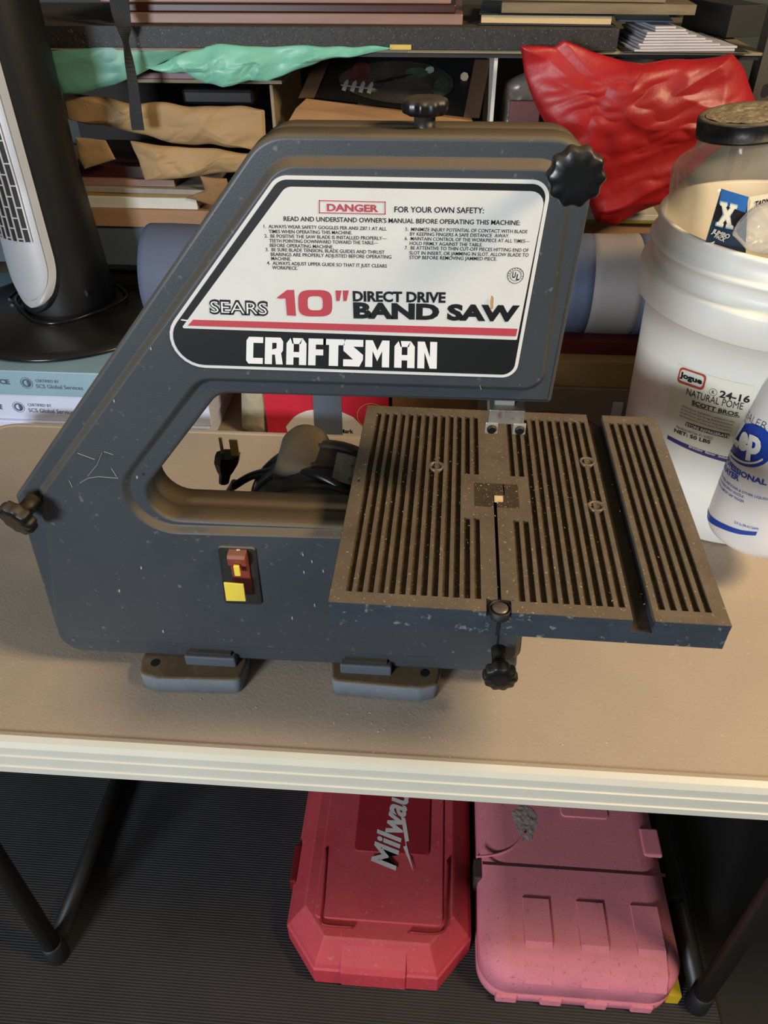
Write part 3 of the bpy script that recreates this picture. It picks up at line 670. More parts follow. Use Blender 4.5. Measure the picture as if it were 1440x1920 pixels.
# jar of clear plastic inside the bucket
JC = (.385, .945); JB = .10; jt = P(1412, 228, .945).z+.006
jar = thing('plastic_jar', (*JC, JB), 'clear plastic jar with dusty black screw lid standing in the white bucket', 'jar')
clr = clear('clear_plastic', (.96, .94, .91), .17, .10, (.66, .62, .54))
def jr(z0, z1, r0, r1, e0, e1, n=6):
    out = []
    for k in range(n+1):
        t = k/n; s = t*t*(3-2*t); out.append((z0+(z1-z0)*t, r0+(r1-r0)*s, e0+(e1-e0)*s))
    return out
jp = [(JB, .05, 3), (JB+.002, .066, 3)]+jr(JB+.01, jt-.125, .070, .071, 3, 3, 4)+jr(jt-.12, jt-.055, .073, .073, 3, 3, 4)+jr(jt-.05, jt-.022, .072, .052, 3, 2, 6)+[(jt-.012, .051, 2)]
rr = []
for z, r, e in jp:
    rr.append([Vector((JC[0]+r*math.copysign(abs(math.cos(a+.5))**(2/e), math.cos(a+.5))*1, JC[1]+r*math.copysign(abs(math.sin(a+.5))**(2/e), math.sin(a+.5)), z)) for a in [2*PI*k/64 for k in range(64)]])
mb = MB(); mb.rings(rr, caps=(True, False)); mb.build('jar_body', clr, jar)
mb = MB(); n = 120; rr = []
for r, z, rib in ((.053, -.014, 0), (.0545, -.0135, 0), (.0545, -.011, 0), (.0535, -.010, 1), (.0535, .003, 1), (.0540, .0045, 0), (.0520, .0065, 0), (.0480, .0068, 0), (.0465, .0058, 0)):
    rr.append([Vector((JC[0]+(r+rib*.0006*math.cos(60*2*PI*k/n*1))*math.cos(2*PI*k/n), JC[1]+(r+rib*.0006*math.cos(60*2*PI*k/n))*math.sin(2*PI*k/n), jt+z)) for k in range(n)])
mb.rings(rr, caps=(False, True)); lid = mb.build('lid', M('lid_black', '#191817', .35, 0, .15, 60, dust=.85, dustcol='#6e6452'), jar)
mb = MB(); pts = []
for k in range(40):
    a = 2*PI*k/40; r = .0455; pts.append(Vector((JC[0]+r*math.cos(a), JC[1]+r*math.sin(a), jt+.0062)))
crumple('torn_foil', pts, .0006, .0016, M('foil_tan', '#8b7b64', .55, .15, .35, 90, wear=1.6, wearcol='#d8c9a4'), lid, 60, 3, 18, 80, 1.0); jar.rotation_euler.y = math.radians(-7.5)
# playing-card style pack in front of the jar, in the bucket
pk = thing('glove_packet', P(1370, 440, .82), 'blue and black hanging packet marked X and JUMBO PACK stuck in the bucket', 'packet')
YP = .842
pb = [P(1354, 355, YP), P(1402, 372, YP), P(1398, 480, YP), P(1322, 462, YP)]
mb = MB(); f = pb; mb.rings([[p for p in f], [p+Vector((0, .003, 0)) for p in f]], smooth=False); pkb = mb.build('packet_card', M('packet_navy', '#1c3550', .4), pk)
SP = Plane(YP)
def zc(x, y): return 1180+x/5.0538, 180+y/5.0538
mb = MB(); poly_print(mb, SP, [zc(875, 880), zc(1130, 955), zc(1100, 1105), zc(845, 1015)], .0006); mb.build('blue_panel', M('packet_blue', '#2a66b0', .4), pkb)
mb = MB(); poly_print(mb, SP, [zc(843, 1015), zc(1100, 1105), zc(1040, 1250), zc(800, 1170)], .0005); mb.build('black_panel', black_ink, pkb)
mb = MB(); poly_print(mb, SP, [zc(1130, 955), zc(1330, 920), zc(1340, 975), zc(1160, 1030)], .0012); poly_print(mb, SP, [zc(1150, 985), zc(1340, 955), zc(1340, 1060), zc(1125, 1090)], .0014); fl = mb.build('folded_flap', M('packet_cream', '#ddd2b8', .5), pkb)
def xshape(s):
    q = [(-1, 1), (-.15, 1), (-.15, .72), (-.3, .72), (0, .3), (.3, .72), (.15, .72), (.15, 1), (1, 1), (1, .72), (.78, .72), (.28, 0), (.78, -.72), (1, -.72), (1, -1), (.15, -1), (.15, -.72), (.3, -.72), (0, -.3), (-.3, -.72), (-.15, -.72), (-.15, -1), (-1, -1), (-1, -.72), (-.78, -.72), (-.28, 0), (-.78, .72), (-1, .72)]
    out = []
    for x, y in q:
        x *= 78; y *= 105
        d = Vector((x, y)); d = d*(1+s/max(d.length, 1)); x, y = d.x, d.y
        out.append(zc(918+x*.97+y*.20, 1128-y+x*.22))
    return out
mb = MB(); poly_print(mb, SP, xshape(16), .0012); mb.build('letter_outline', M('light_blue_ink', '#8fb0c8', .5), pkb)
mb = MB(); poly_print(mb, SP, xshape(3), .0016)
for t, a in (("JUMBO", (775, 1290, 935, 1348, 44)), ("PACK", (798, 1335, 895, 1378, 40)), ("4", (760, 1400, 792, 1410, 40))):
    write(mb, SP, t, *zc(a[0], a[1]), *zc(a[2], a[3]), a[4]/5.05, .03, .0016)
mb.build('packet_print', M('cream_ink', '#e8e2d0', .5), pkb)
mb = MB(); write(mb, SP, "TADYG", *zc(1175, 1048), *zc(1345, 1010), 50/5.05, .04, .0022, .2); mb.build('flap_print', black_ink, fl)
ob = crumple('clear_plastic_bag', [P(x, y, .83) for x, y in ((1372, 440), (1385, 415), (1402, 400), (1425, 385), (1470, 375), (1500, 400), (1500, 475), (1440, 476), (1400, 466))], .02, .012, clear('bag_film', (.95, .94, .92), .30, .15, (.75, .73, .68)), None, 16, 5)
tag(ob, 'crumpled clear plastic bag at the right of the bucket mouth', 'plastic bag')
# spray bottle, hooked over the bucket rim by its trigger
BX = Z(1404, 968, .072); SC_ = (BX.x, .7405)
BZ = .072
bprof = [(0, .0), (.050, .0), (.0565, .004), (.0585, .012), (.0585, .03), (.0570, .08), (.0545, .12), (.0515, .155), (.0475, .185), (.040, .210), (.029, .228), (.018, .238), (.0145, .242), (.0145, .262)]
def srf(z):
    h = z-BZ
    for i in range(1, len(bprof)-1):
        if bprof[i][1] <= h <= bprof[i+1][1] and bprof[i+1][1] > bprof[i][1]:
            t = (h-bprof[i][1])/(bprof[i+1][1]-bprof[i][1]); return bprof[i][0]*(1-t)+bprof[i+1][0]*t
    return bprof[1][0] if h < 0 else .0145
sb = thing('spray_bottle', (*SC_, BZ), 'frosted spray bottle with blue oval logo hanging on the front of the bucket', 'bottle')
frost = M('frosted_plastic', '#dfd9d4', .35, 0, .04, 10, sss=.2)
def dense(pr):
    out = []
    for i in range(len(pr)-1):
        for k in range(4): t = k/4; out.append((pr[i][0]*(1-t)+pr[i+1][0]*t, pr[i][1]*(1-t)+pr[i+1][1]*t))
    return out+[pr[-1]]
mb = MB(); mb.lathe((*SC_, BZ), bprof[1:], 80); mb.build('bottle_body', frost, sb)
mb = MB(); mb.lathe((*SC_, BZ+.255), [(.017, 0), (.018, .003), (.018, .02), (.012, .024), (.012, .035)], 40); cap_o = mb.build('collar', white_ink, sb)
mb = MB(); hx, hy = SC_; hz = BZ+.29
mb.box(hx-.011, hx+.011, hy-.035, hy+.05, hz, hz+.022); th_ = mb.build('trigger_head', white_ink, sb, bevel=.004)
mb = MB(); mb.tube([(hx, hy+.045, hz+.006), (hx, hy+.055, hz-.005), (hx, hy+.052, hz-.028)], .004); mb.build('trigger', M('trigger_blue', '#1d3f9c', .4), sb)
SS = Cone(*SC_, srf); SS.R = .056
blue = M('bottle_blue', '#1b3f9e', .4)
mb = MB(); oc = []
c0 = SS.inv(*za(1105, 780)); 
def ell(cx, cy, rx, ry, rot, n=48): return [za(cx+rx*math.cos(2*PI*k/n)*math.cos(rot)-ry*math.sin(2*PI*k/n)*math.sin(rot), cy+rx*math.cos(2*PI*k/n)*math.sin(rot)+ry*math.sin(2*PI*k/n)*math.cos(rot)) for k in range(n)]
fan_print(mb, SS, ell(1130, 800, 205, 185, .35), .0004)
wb(mb, SS, "PROFESSIONAL", 885, 900, 1268, 1142, 40, .04, .0005); wb(mb, SS, "SPRAYER", 856, 962, 1032, 1108, 40, .04, .0005)
wb(mb, SS, "FOR CLEANERS, PESTICIDES & OTHER LIQUIDS", 822, 1010, 1290, 1272, 18, .01, .0005)
wb(mb, SS, "FULLY ADJUSTABLE SPRAY NOZZLE", 810, 1045, 1070, 1250, 18, .01, .0005); wb(mb, SS, "HIGH QUALITY COMFORT GRIP TRIGGER", 800, 1080, 1075, 1292, 18, .01, .0005)
wb(mb, SS, "32 Fl. Oz. (946 mL) Capacity", 992, 1468, 1200, 1522, 22, .01, .0005)
q = [(697, 1262), (720, 1330), (790, 1400), (900, 1470), (1050, 1525), (1210, 1540), (1195, 1570), (1040, 1560), (880, 1510), (770, 1440), (700, 1365), (690, 1300)]
up_, lo_ = [SS.inv(*za(*p)) for p in q[:6]], [SS.inv(*za(*p)) for p in q[::-1][:6]]
up_ = [up_[i].lerp(up_[i+1], k/8) for i in range(5) for k in range(8)]; lo_ = [lo_[i].lerp(lo_[i+1], k/8) for i in range(5) for k in range(8)]
mb.add([SS.pos(v.x, v.y, .0008) for v in up_+lo_], [(i, i+1, 41+i, 40+i) for i in range(39)], True)
bprint = mb.build('blue_print', blue, sb)
mb = MB(); 
for rx, ry, off in ((185, 162, .0007),):
    o1 = ell(1120, 785, 190, 172, .35); o2 = ell(1122, 782, 174, 158, .35); vs = [SS.pos(*SS.inv(*p), .0012) for p in o1+o2]; mb.add(vs, [(k, (k+1) % 48, 48+(k+1) % 48, 48+k) for k in range(4, 26)])
wb(mb, SS, "Zep", 958, 752, 1225, 872, 185, .05, .0022); mb.build('logo_print', white_ink, sb)
mb = MB(); wb(mb, SS, "SEALER", 1060, 535, 1262, 668, 62, -.02, .0006, .15); mb.build('marker_writing', black_ink, sb)

# ================================================================== TOWER FAN ON CARTONS
def carton(name, y0, y1, Y, mat, label, hx0=-60, hx1=396, dx=0):
    zt = P(90, y0, Y).z; zb = P(90, y1, Y).z; x0 = -1.05+dx; x1 = P(hx1, (y0+y1)/2, Y).x
    return tag(MB().box(x0, x1, Y, Y+.40, zb, zt).build(name, mat, None, bevel=.001), label, 'box', 'paper cartons under the fan'), zt
CYs = 1.10
zts = [P(90, y, CYs).z for y in (697, 743, 790)]; zts.append(-.075)
cms = [M('carton_teal', '#86a5b4', .45, 0, .04), M('carton_white', '#c9cfe6', .45, 0, .04), M('carton_white', '#c9cfe6')]
clab = ['pale blue flat carton on top of the stack under the fan', 'white flat carton in the middle of the stack under the fan', 'white flat carton at the bottom of the stack, mostly behind the table']
xr = P(394, 760, CYs).x
for i in range(3):
    yy = CYs+(.0, .003, -.003)[i]
    th = thing('carton', (-.8, yy, zts[i+1]), clab[i], 'box', 'cartons under the fan')
    MB().box(-1.1, xr-.004*i, yy, yy+.42, zts[i+1], zts[i]-.0004).build('carton_body', cms[i], th, bevel=.0015)
    if i < 2:
        SBx = Plane(yy); mb = MB(); y_ = (0, 45)[i]; dx = (0, -14)[i]
        write(mb, SBx, "CERTIFIED BY", 67+dx, 716+y_, 111+dx, 718+y_, 5, .0, .0006); write(mb, SBx, "SCS Global Services", 69+dx, 727+y_, 156+dx, 731+y_, 7, .0, .0006)
        for r0, r1 in ((.0105, .0098), (.0078, .0052)):
            c = SBx.inv(50+dx-(1 if i else 0), 718+y_); v = []
            for k in range(28): a = 2*PI*k/28; v += [SBx.pos(c.x+r0*math.cos(a), c.y+r0*math.sin(a), .0006), SBx.pos(c.x+r1*math.cos(a), c.y+r1*math.sin(a), .0006)]
            mb.add(v, [(2*k, 2*((k+1) % 28), 2*((k+1) % 28)+1, 2*k+1) for k in range(28)])
        mb.box(c.x+.001, c.x+.0045, yy-.0006, yy, c.y-.005, c.y+.004)
        write(mb, SBx, "SOURCE" if 0 else "CE" if i == 0 else "E", (0, 0)[i], 719+y_+(2 if i else 0), (19, 5)[i], 720+y_+(2 if i else 0), 8, .04, .0006)
        mb.build('certification_print', M('grey_ink', '#4a5568', .5), th)
ztop = zts[0]
FC = Z(128, 560, ztop+.03); FC = Vector((FC.x, 1.335, ztop))
fan = thing('tower_fan', FC, 'black tower fan with silver grille standing on the pale blue carton', 'fan')
mb = MB(); mb.lathe(FC, [(.02, .0), (.205, .0), (.21, .003), (.209, .007), (.19, .012), (.12, .020), (.085, .026), (.05, .028)], 96); mb.build('fan_base', M('fan_gloss', '#0e0e10', .12, 0, .1, 5, dust=.25, dustcol='#34322e'), fan)
FR = .078
FH = 1.0
def fr_(h): return FR*(1.10-.18*min(1, h/.25)+.0*h) if h < .25 else FR*.92
mb = MB(); mb.lathe(FC, [(fr_(h)*s, h) for h, s in ((.022, 1), (.03, 1), (.06, 1), (.1, 1), (.15, 1), (.2, 1), (.25, 1), (.5, 1), (.8, 1), (.98, 1), (1.0, .9))], 64); fb = mb.build('fan_column', fan_black, fan)
pdir = math.radians(-90-20)      # panel faces left-front
def fpos(u, h, off):
    r = fr_(h)+off; a = pdir+u/FR; return FC+Vector((r*math.cos(a), r*math.sin(a), h))
def capsule(w, hb, ht, n=16):
    pts = []
    for k in range(n+1): a = PI+PI*k/n; pts.append((w*math.cos(a), hb+w*1.6+w*1.6*math.sin(a)))
    return pts+[(w, ht), (-w, ht)]
def fan_strip(mb, w, hb, ht, off, depth):
    # vertical strip clipped by the capsule
    rows = 60; cols = 14; vs = []; fs = []
    for j in range(rows+1):
        t = j/rows; h = hb+(ht-hb)*t**1.6; q = h-hb; r16 = w*1.6
        ww = w if q >= r16 else w*math.sqrt(max(0, 1-((r16-q)/r16)**2))
        for i in range(cols+1): s = -1+2*i/cols; e = (abs(s)**6); vs.append(fpos(s*ww, h, off-depth*e-(0)))
    for j in range(rows):
        for i in range(cols): k = j*(cols+1)+i; fs.append((k, k+1, k+cols+2, k+cols+1))
    mb.add(vs, fs, True)
mb = MB(); fan_strip(mb, .062, .035, .96, .006, .006); mb.build('panel_bezel', fan_black, fan)
mb = MB(); fan_strip(mb, .057, .046, .95, .010, .006); bz_ = mb.build('panel_rim', silver_light, fan)
mb = MB(); fan_strip(mb, .044, .060, .94, .0115, .001); gp = mb.build('grille_panel', silver, fan)
mb = MB(); vs = []; fs = []
g0, g1 = .165, .90
for j in range(41):
    for i in range(9): vs.append(fpos(-.030+.063*i/8, g0+(g1-g0)*j/40, .0122))
for j in range(40):
    for i in range(8): k = j*9+i; fs.append((k, k+1, k+10, k+9))
mb.add(vs, fs); mb.build('grille_opening', black_matte, gp)
def fbar(mb, u0, u1, h0, h1, off=.0140, th=.0016):
    n = max(1, int(abs(h1-h0)/.03)); 
    for s in range(n):
        a, b = h0+(h1-h0)*s/n, h0+(h1-h0)*(s+1)/n
        c = [fpos(u0, a, off), fpos(u1, a, off), fpos(u1, b, off), fpos(u0, b, off)]; d = [fpos(u0, a, off-th), fpos(u1, a, off-th), fpos(u1, b, off-th), fpos(u0, b, off-th)]
        mb.rings([c, d], smooth=False)
for k in range(7): mb = MB(); u = -.0305+.0105*k; fbar(mb, u-.0012, u+.0012, g0, g1); mb.build('grille_bar', silver_light, gp)
mb = MB()
for c in range(6):
    for k in range(22):
        h = g0+.004+k*.034+(.017 if c % 2 else 0)
        if h < g1: fbar(mb, -.0305+.0105*c, -.0305+.0105*(c+1), h, h+.002)
o = mb.build('grille_crossbars', silver_light, gp); o['kind'] = 'stuff'
mb = MB(); a = pdir+1.15; mb.lathe((FC.x+fr_(.06)*math.cos(a), FC.y+fr_(.06)*math.sin(a)+.002, FC.z+.062), [(.006, .001), (.006, -.001)], 20, 'Y'); mb.build('screw_hole', black_matte, fan)
pts = []
for k in range(70):
    a = math.radians(160+k*5.6); r = .093+.006*math.sin(k*.4)+.00025*k; pts.append(FC+Vector((r*math.cos(a), r*math.sin(a), .028+.003*math.sin(k*.23))))
MB().tube(pts, .0032, 8).build('fan_cord', M('cord_gloss', '#141416', .2), fan)

# ================================================================== SHELVING BEHIND
YS_ = 1.45
sh = thing('steel_shelving', (.1, 1.66, FZ), 'grey steel shelving unit behind the table holding clutter', 'shelving')
XL, XR = -1.25, P(1432, 100, YS_).x
z1t = P(700, 93, YS_).z; z2t = P(700, 402, YS_).z
cream = M('shelf_chipboard', '#8d7f66', .7, 0, .1); steel_b = M('beam_blue_grey', '#56616c', .4, .2, .08, 8); up_m = M('upright_grey', '#55524c', .5, .4, .12)
wood = M('shelf_wood', '#957353', .6, 0, .15, 6, .1, 60, stretch=(1, 1, 8))
MB().box(XL, XR, YS_, 1.92, z1t-.004, z1t).build('shelf_board', cream, sh)
MB().box(XL, XR, YS_+.004, YS_+.012, z1t-.011, z1t-.0045).build('shelf_beam', M('beam_dark', '#2c2a28', .5, .3), sh)
z2b = P(300, 426, YS_).z
MB().box(XL, XR, YS_, 1.92, z2b, z2t).build('shelf_board', wood, sh)
z2c = P(300, 500, YS_).z
MB().box(XL, XR, YS_+.006, YS_+.014, z2c, z2b-.0004).build('shelf_beam', steel_b, sh)
MB().box(XL, XR, YS_, 1.92, .955, .975).build('shelf_board', cream, sh)
MB().box(XL, XR, 1.075, 1.92, -.095, -.076).build('shelf_board', cream, sh)
for x in (XL, XR-.0):
    for y in (YS_+.0, 1.90):
        mb = MB(); mb.box(x-.001, x+.002, y, y+.035, FZ, 1.2); mb.box(x-.001, x+.04, y-.002, y, FZ, 1.2); up_o = mb.build('upright', up_m, sh)
        if x > 0 and y < 1.6:
            for k in range(26):
                zc_ = .2+k*.038
                mb = MB(); q = fillet([Vector((x+.012, zc_-.010)), Vector((x+.024, zc_-.010)), Vector((x+.024, zc_+.010)), Vector((x+.012, zc_+.010))], .0055, 4); plate(mb, q, y-.001, y-.0026, 0); mb.build('slot', black_matte, up_o)
# -- on the top shelf
Zt = z1t
blk = MB().box(P(86, 85, YS_).x-.3, P(1160, 70, YS_-.004).x, YS_-.004, 1.80, Zt+.0005, P(600, 50, YS_).z).build('black_slab', M('granite_black', '#232120', .55, 0, .5, 90, .3, 200, dust=.8, dustcol='#4c4438', speck=.4, speckcol='#7a7a78'), None, bevel=.001)
tag(blk, 'long speckled black slab lying on the upper shelf', 'slab')
zs = P(600, 50, YS_).z
def frame_stack(x0, x1, y0, z, h, dep, mat, name, label, ins=None, Y=1.47):
    th = thing(name, ((x0+x1)/2, Y, z), label, 'picture frame', 'frames on the upper shelf')
    w = .035
    for a, b, c, d in ((x0, x1, Y, Y+w), (x0, x1, Y+dep-w, Y+dep), (x0, x0+w, Y+w, Y+dep-w), (x1-w, x1, Y+w, Y+dep-w)):
        MB().box(a, b, c, d, z, z+h).build('frame_rail', mat, th, bevel=.002)
    MB().box(x0+w, x1-w, Y+w, Y+dep-w, z+.001, z+h*.6).build('frame_panel', black_matte, th); return th
pinkw = M('pinkish_wood', '#8a6a5e', .4, 0, .2, 5, stretch=(1, 8, 8)); dkw = M('dark_red_wood', '#3c1e1a', .35, 0, .2, 8, stretch=(1, 8, 8))
xa, xb = P(215, 30, 1.48).x, P(868, 30, 1.48).x
zf = zs+.0005
frame_stack(xa, xb, 0, zf, .0155, .30, pinkw, 'picture_frame', 'pinkish wood picture frame lowest on the black slab', Y=1.472)
frame_stack(xa+.01, xb-.012, 0, zf+.016, .012, .28, dkw, 'picture_frame', 'dark red wood frame second from the bottom on the black slab', Y=1.476)
frame_stack(xa-.02, xb-.02, 0, zf+.0285, .014, .27, pinkw, 'picture_frame', 'pinkish frame third from the bottom on the black slab', Y=1.478)
frame_stack(xa, xb-.03, 0, zf+.043, .03, .25, dkw, 'picture_frame', 'dark frame on top of the stack on the black slab', Y=1.485)
# books and planks at right
bk1 = thing('hardback_book', (P(1030, 20, 1.5).x, 1.55, zf), 'cream paged hardback book with dark blue cover on the black slab', 'book')
def qbox(name, x0, x1, y0, y1, z0, z1, mat, par, rot=0, bev=.0008): return MB().box(x0, x1, y0, y1, z0, z1, rot, ((x0+x1)/2, (y0+y1)/2, 0)).build(name, mat, par, bevel=bev)
x0, x1 = P(905, 25, 1.5).x, P(1155, 25, 1.5).x
qbox('cover', x0, x1, 1.47, 1.70, zf+.0003, zf+.0025, M('navy_cover', '#1d2530', .5), bk1, -.06); qbox('pages', x0+.004, x1-.004, 1.475, 1.70, zf+.0027, zf+.014, M('page_cream', '#c9b083', .7, 0, .1, 200, stretch=(.1, 1, 8)), bk1, -.06)
qbox('cover', x0, x1, 1.47, 1.70, zf+.0142, zf+.016, MATS['navy_cover'], bk1, -.06)
plk = M('grey_plank', '#75674f', .7, 0, .25, 10, .2, 80, stretch=(1, 10, 10))
for i, (xx0, xx1, zq, rt, lb) in enumerate(((940, 1293, .0175, -.05, 'weathered grey plank on the hardback book'), (900, 1240, .0325, -.10, 'weathered plank uppermost of the two on the book'))):
    a, b = P(xx0, 20, 1.5).x, P(xx1, 20, 1.5).x
    tag(qbox('plank', a, b, 1.462+.02*i, 1.54, zf+zq, zf+zq+.014, plk, None, rt), lb, 'plank', 'planks on the upper shelf')
# papers
pw = M('paper_white', '#bdbbc4', .6, 0, .05, 30); 
zp0 = Zt+.002
xs0, xs1 = P(1180, 80, 1.45).x, P(1385, 80, 1.45).x
for i in range(9):
    w = random.uniform(-.004, .004)
    o = qbox('envelope', xs0+.004*i+w, xs1-.012*i*(i > 1)-.01+w, 1.44+.003*i, 1.60, zp0+.0035*i+.0005, zp0+.0035*i+.0033, pw, None, .10+random.uniform(-.05, .05), 0)
    tag(o, 'white envelope at the very bottom of the paper stack beside the black slab' if i == 0 else 'white envelope topmost of the paper stack beside the black slab' if i == 8 else 'white paper envelope inside the stack beside the black slab', 'envelope', 'envelopes stacked on the upper shelf')
o = qbox('blue_booklet', P(1165, 45, 1.5).x, P(1270, 45, 1.5).x, 1.50, 1.64, zp0+.033, zp0+.036, M('booklet_blue', '#46586e', .4), None, -.12); tag(o, 'blue-grey booklet lying on the stack of envelopes', 'booklet')
o = qbox('dark_tray', P(1165, 100, YS_).x, P(1400, 100, YS_).x, 1.435, 1.70, Zt+.0002, Zt+.0022, M('tray_dark', '#3a3833', .4, .3), None); tag(o, 'thin dark metal tray under the stack of envelopes', 'tray')
o = qbox('dark_box', P(1340, 40, 1.6).x, P(1415, 40, 1.6).x, 1.60, 1.75, Zt+.003, Zt+.05, M('dark_card', '#2c2a27', .6), None, .3); tag(o, 'small dark box behind the envelopes by the shelf upright', 'box')
# hanging strap
web = M('webbing_black', '#17181a', .6, 0, .2, 400, .8, 900)
sp = [(190, -700, 1.44), (212, -120, 1.42), (221, -30, 1.42), (226, 20, 1.42), (233, 55, 1.415), (236, 80, 1.415), (243, 120, 1.42), (251, 170, 1.42), (255, 215, 1.42), (259, 244, 1.42)]
wd = [.0175, .0175, .0165, .015, .011, .006, .0075, .009, .0108, .0108]; cen = spline([P(*q) for q in sp], 6); ww = np.interp(np.linspace(0, 1, len(cen)), np.linspace(0, 1, len(wd)), wd)
mb = MB(); rr = []
for i, c in enumerate(cen):
    tw = math.radians(70)*math.exp(-((i-30)/7)**2); d = Vector((math.cos(tw), math.sin(tw), 0))*max(.006, ww[i]); n_ = Vector((-math.sin(tw), math.cos(tw), 0))*.0012
    rr.append([c-d-n_, c+d-n_, c+d+n_, c-d+n_])
mb.rings(rr, smooth=False); st = mb.build('webbing_strap', web); tag(st, 'black webbing strap hanging down in front of the brown paper bags', 'strap')
# -- second tier, left: open box with albums, bags
zt2 = z2t
def BX_(name, x0, y0, x1, y1, Y, dep, mat, label, cat, par=None, zb=None, bev=.0012, group=None):
    o = bx(name, x0, y0, x1, y1, Y, dep, mat, par, bev, zb); tag(o, label, cat, group); return o
tan = M('crate_tan', '#8a7350', .6, 0, .1)
crate = thing('divided_crate', P(350, 400, 1.52), 'pale open-fronted wooden crate around the paper bags', 'crate')
xc0, xc1 = P(120, 250, 1.50).x, P(532, 200, 1.50).x; zct = P(350, 149, 1.50).z
MB().box(xc0-.1, xc1, 1.50, 1.80, zct-.006, zct).build('crate_top', cream, crate, bevel=.001)
MB().box(xc1-.022, xc1-.016, 1.495, 1.80, zt2+.001, zct-.0065).build('crate_side', cream, crate, bevel=.001)
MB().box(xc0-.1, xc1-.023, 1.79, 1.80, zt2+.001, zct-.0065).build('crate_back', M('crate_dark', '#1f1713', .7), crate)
BX_('photo_album', 225, 137, 495, 148, 1.50, .26, M('album_pink', '#8a6a70', .5), 'pinkish album lying on top of the wooden crate', 'album', zb=zct+.0005)
BX_('black_case', 341, 167, 476, 198, 1.51, .15, M('case_black', '#17181a', .25), 'glossy black flat case wedged on top of the brown paper bag', 'case', bev=.006)
# stack at the bottom of the tier
zq = zt2+.0005
def layer(name, x0, x1, Y, dep, h, mat, label, cat, rot=0):
    global zq
    a, b = P(x0, 360, Y).x, P(x1, 360, Y).x; o = qbox(name, a, b, Y, Y+dep, zq, zq+h, mat, None, rot); zq += h+.0004; return tag(o, label, cat)
layer('white_board', 160, 366, 1.455, .25, .020, M('board_white', '#c9c8bd', .6), 'thick white foam board lying lowest on the lower shelf', 'board')
layer('mustard_folder', 150, 385, 1.462, .25, .006, M('folder_mustard', '#8f6d34', .6), 'mustard folder between white board and magazine', 'folder')
layer('magazine', 150, 390, 1.458, .24, .009, M('magazine_grey', '#8d867b', .45, 0, .25, 12), 'grey magazine with white edge on the mustard folder', 'magazine', -.03)
layer('plank', 140, 330, 1.47, .22, .012, pinkw, 'reddish wooden panel above the magazine', 'panel')
layer('red_book', 140, 340, 1.48, .2, .020, M('book_maroon', '#3a1514', .45), 'dark red book under the brown paper bag', 'book')
kraft = M('kraft_paper', '#a5875f', .7, 0, .08, 8, .1, 200)
def cr(name, pts, Y, thick, amp, mat, label, cat, freq=9, seed=0, **k):
    o = crumple(name, [P(x, y, Y) if len(q) == 2 else P(x, y, q[2]) for q in pts for x, y in [q[:2]]], thick, amp, mat, None, freq, seed, **k); tag(o, label, cat); return o
cr('paper_bag', [(120, 172), (170, 180), (250, 190), (340, 196), (420, 200), (497, 206), (500, 250), (487, 285), (455, 280), (400, 272), (330, 268), (250, 250), (190, 235), (125, 222)], 1.475, .016, .014, kraft, 'long brown paper bag folded flat in the wooden crate', 'paper bag', 8, 1, folds=(8, 6, 22, 10), nr=34, nt=220)
cr('paper_bag', [(246, 264), (300, 270), (380, 276), (470, 284), (480, 300), (450, 318), (400, 330), (340, 334), (275, 337), (262, 300)], 1.46, .013, .012, kraft, 'brown paper bag beneath the long one, torn at its left end', 'paper bag', 9, 4, folds=(9, 8, 26, 12), nr=34, nt=220)
cr('paper_scrap', [(142, 258), (198, 262), (217, 298), (160, 318), (150, 300)], 1.455, .004, .003, kraft, 'small folded brown paper scrap next to the fan column', 'paper', 9, 8)
cr('paper_scrap', [(375, 330), (425, 335), (430, 352), (400, 385), (350, 372), (385, 358)], 1.45, .004, .004, M('kraft_dark', '#86643d', .7), 'darker brown paper scrap behind the saw shoulder', 'paper', 9, 9)
teal = M('teal_bag', '#69a28f', .42, 0, .10, 10)
cr('teal_plastic_bag', [(90, 80), (180, 80), (280, 82), (375, 82), (330, 108), (270, 135), (215, 158), (150, 176), (118, 178), (100, 140)], 1.455, .006, .007, teal, 'greenish teal plastic bag flap hanging at the left below the upper shelf', 'plastic bag', 8, 2, sharp=False, folds=(12, 4, 22, 3))
cr('teal_plastic_bag', [(270, 130), (330, 105), (385, 84), (470, 82), (560, 84), (735, 88), (700, 100), (600, 115), (530, 140), (500, 152), (470, 150), (420, 162), (385, 156), (350, 138)], 1.44, .008, .012, M('teal_bag_bright', '#78bda7', .38, 0, .08, 10), 'bright teal crumpled plastic bag trailing right below the upper shelf', 'plastic bag', 11, 6, folds=(14, 10, 26, 12), nr=34, nt=260)
# -- second tier, middle: gift tin / frames
BX_('yellow_tab', 731, 84, 771, 93, 1.442, .04, M('tab_yellow', '#c9b054', .5), 'small yellow tab at the end of the teal bag', 'tag', bev=0)
pf = thing('white_edged_box', P(700, 235, 1.50), 'open white-edged box with pink plaid lid behind the saw knob', 'box')
xf0, xf1 = P(640, 160, 1.47).x, P(934, 100, 1.47).x; zfT = P(800, 97, 1.47).z
MB().box(xf0, xf1, 1.465, 1.75, zfT, zfT+.010).build('plaid_lid', checker('pink_plaid', '#9a5464', '#c88f98', 90), pf, bevel=.001)
MB().box(xf0, xf1-.002, 1.468, 1.75, zfT-.006, zfT-.0003).build('blue_edge', M('edge_blue', '#5168a0', .5), pf)
MB().box(xf1-.006, xf1, 1.46, 1.75, zt2+.0005, zfT-.0065).build('box_side', M('edge_white', '#d5d1c6', .5), pf)
MB().box(xf0, xf1-.0065, 1.74, 1.75, zt2+.0005, zfT-.0065).build('box_back', M('box_black', '#15120f', .6), pf)
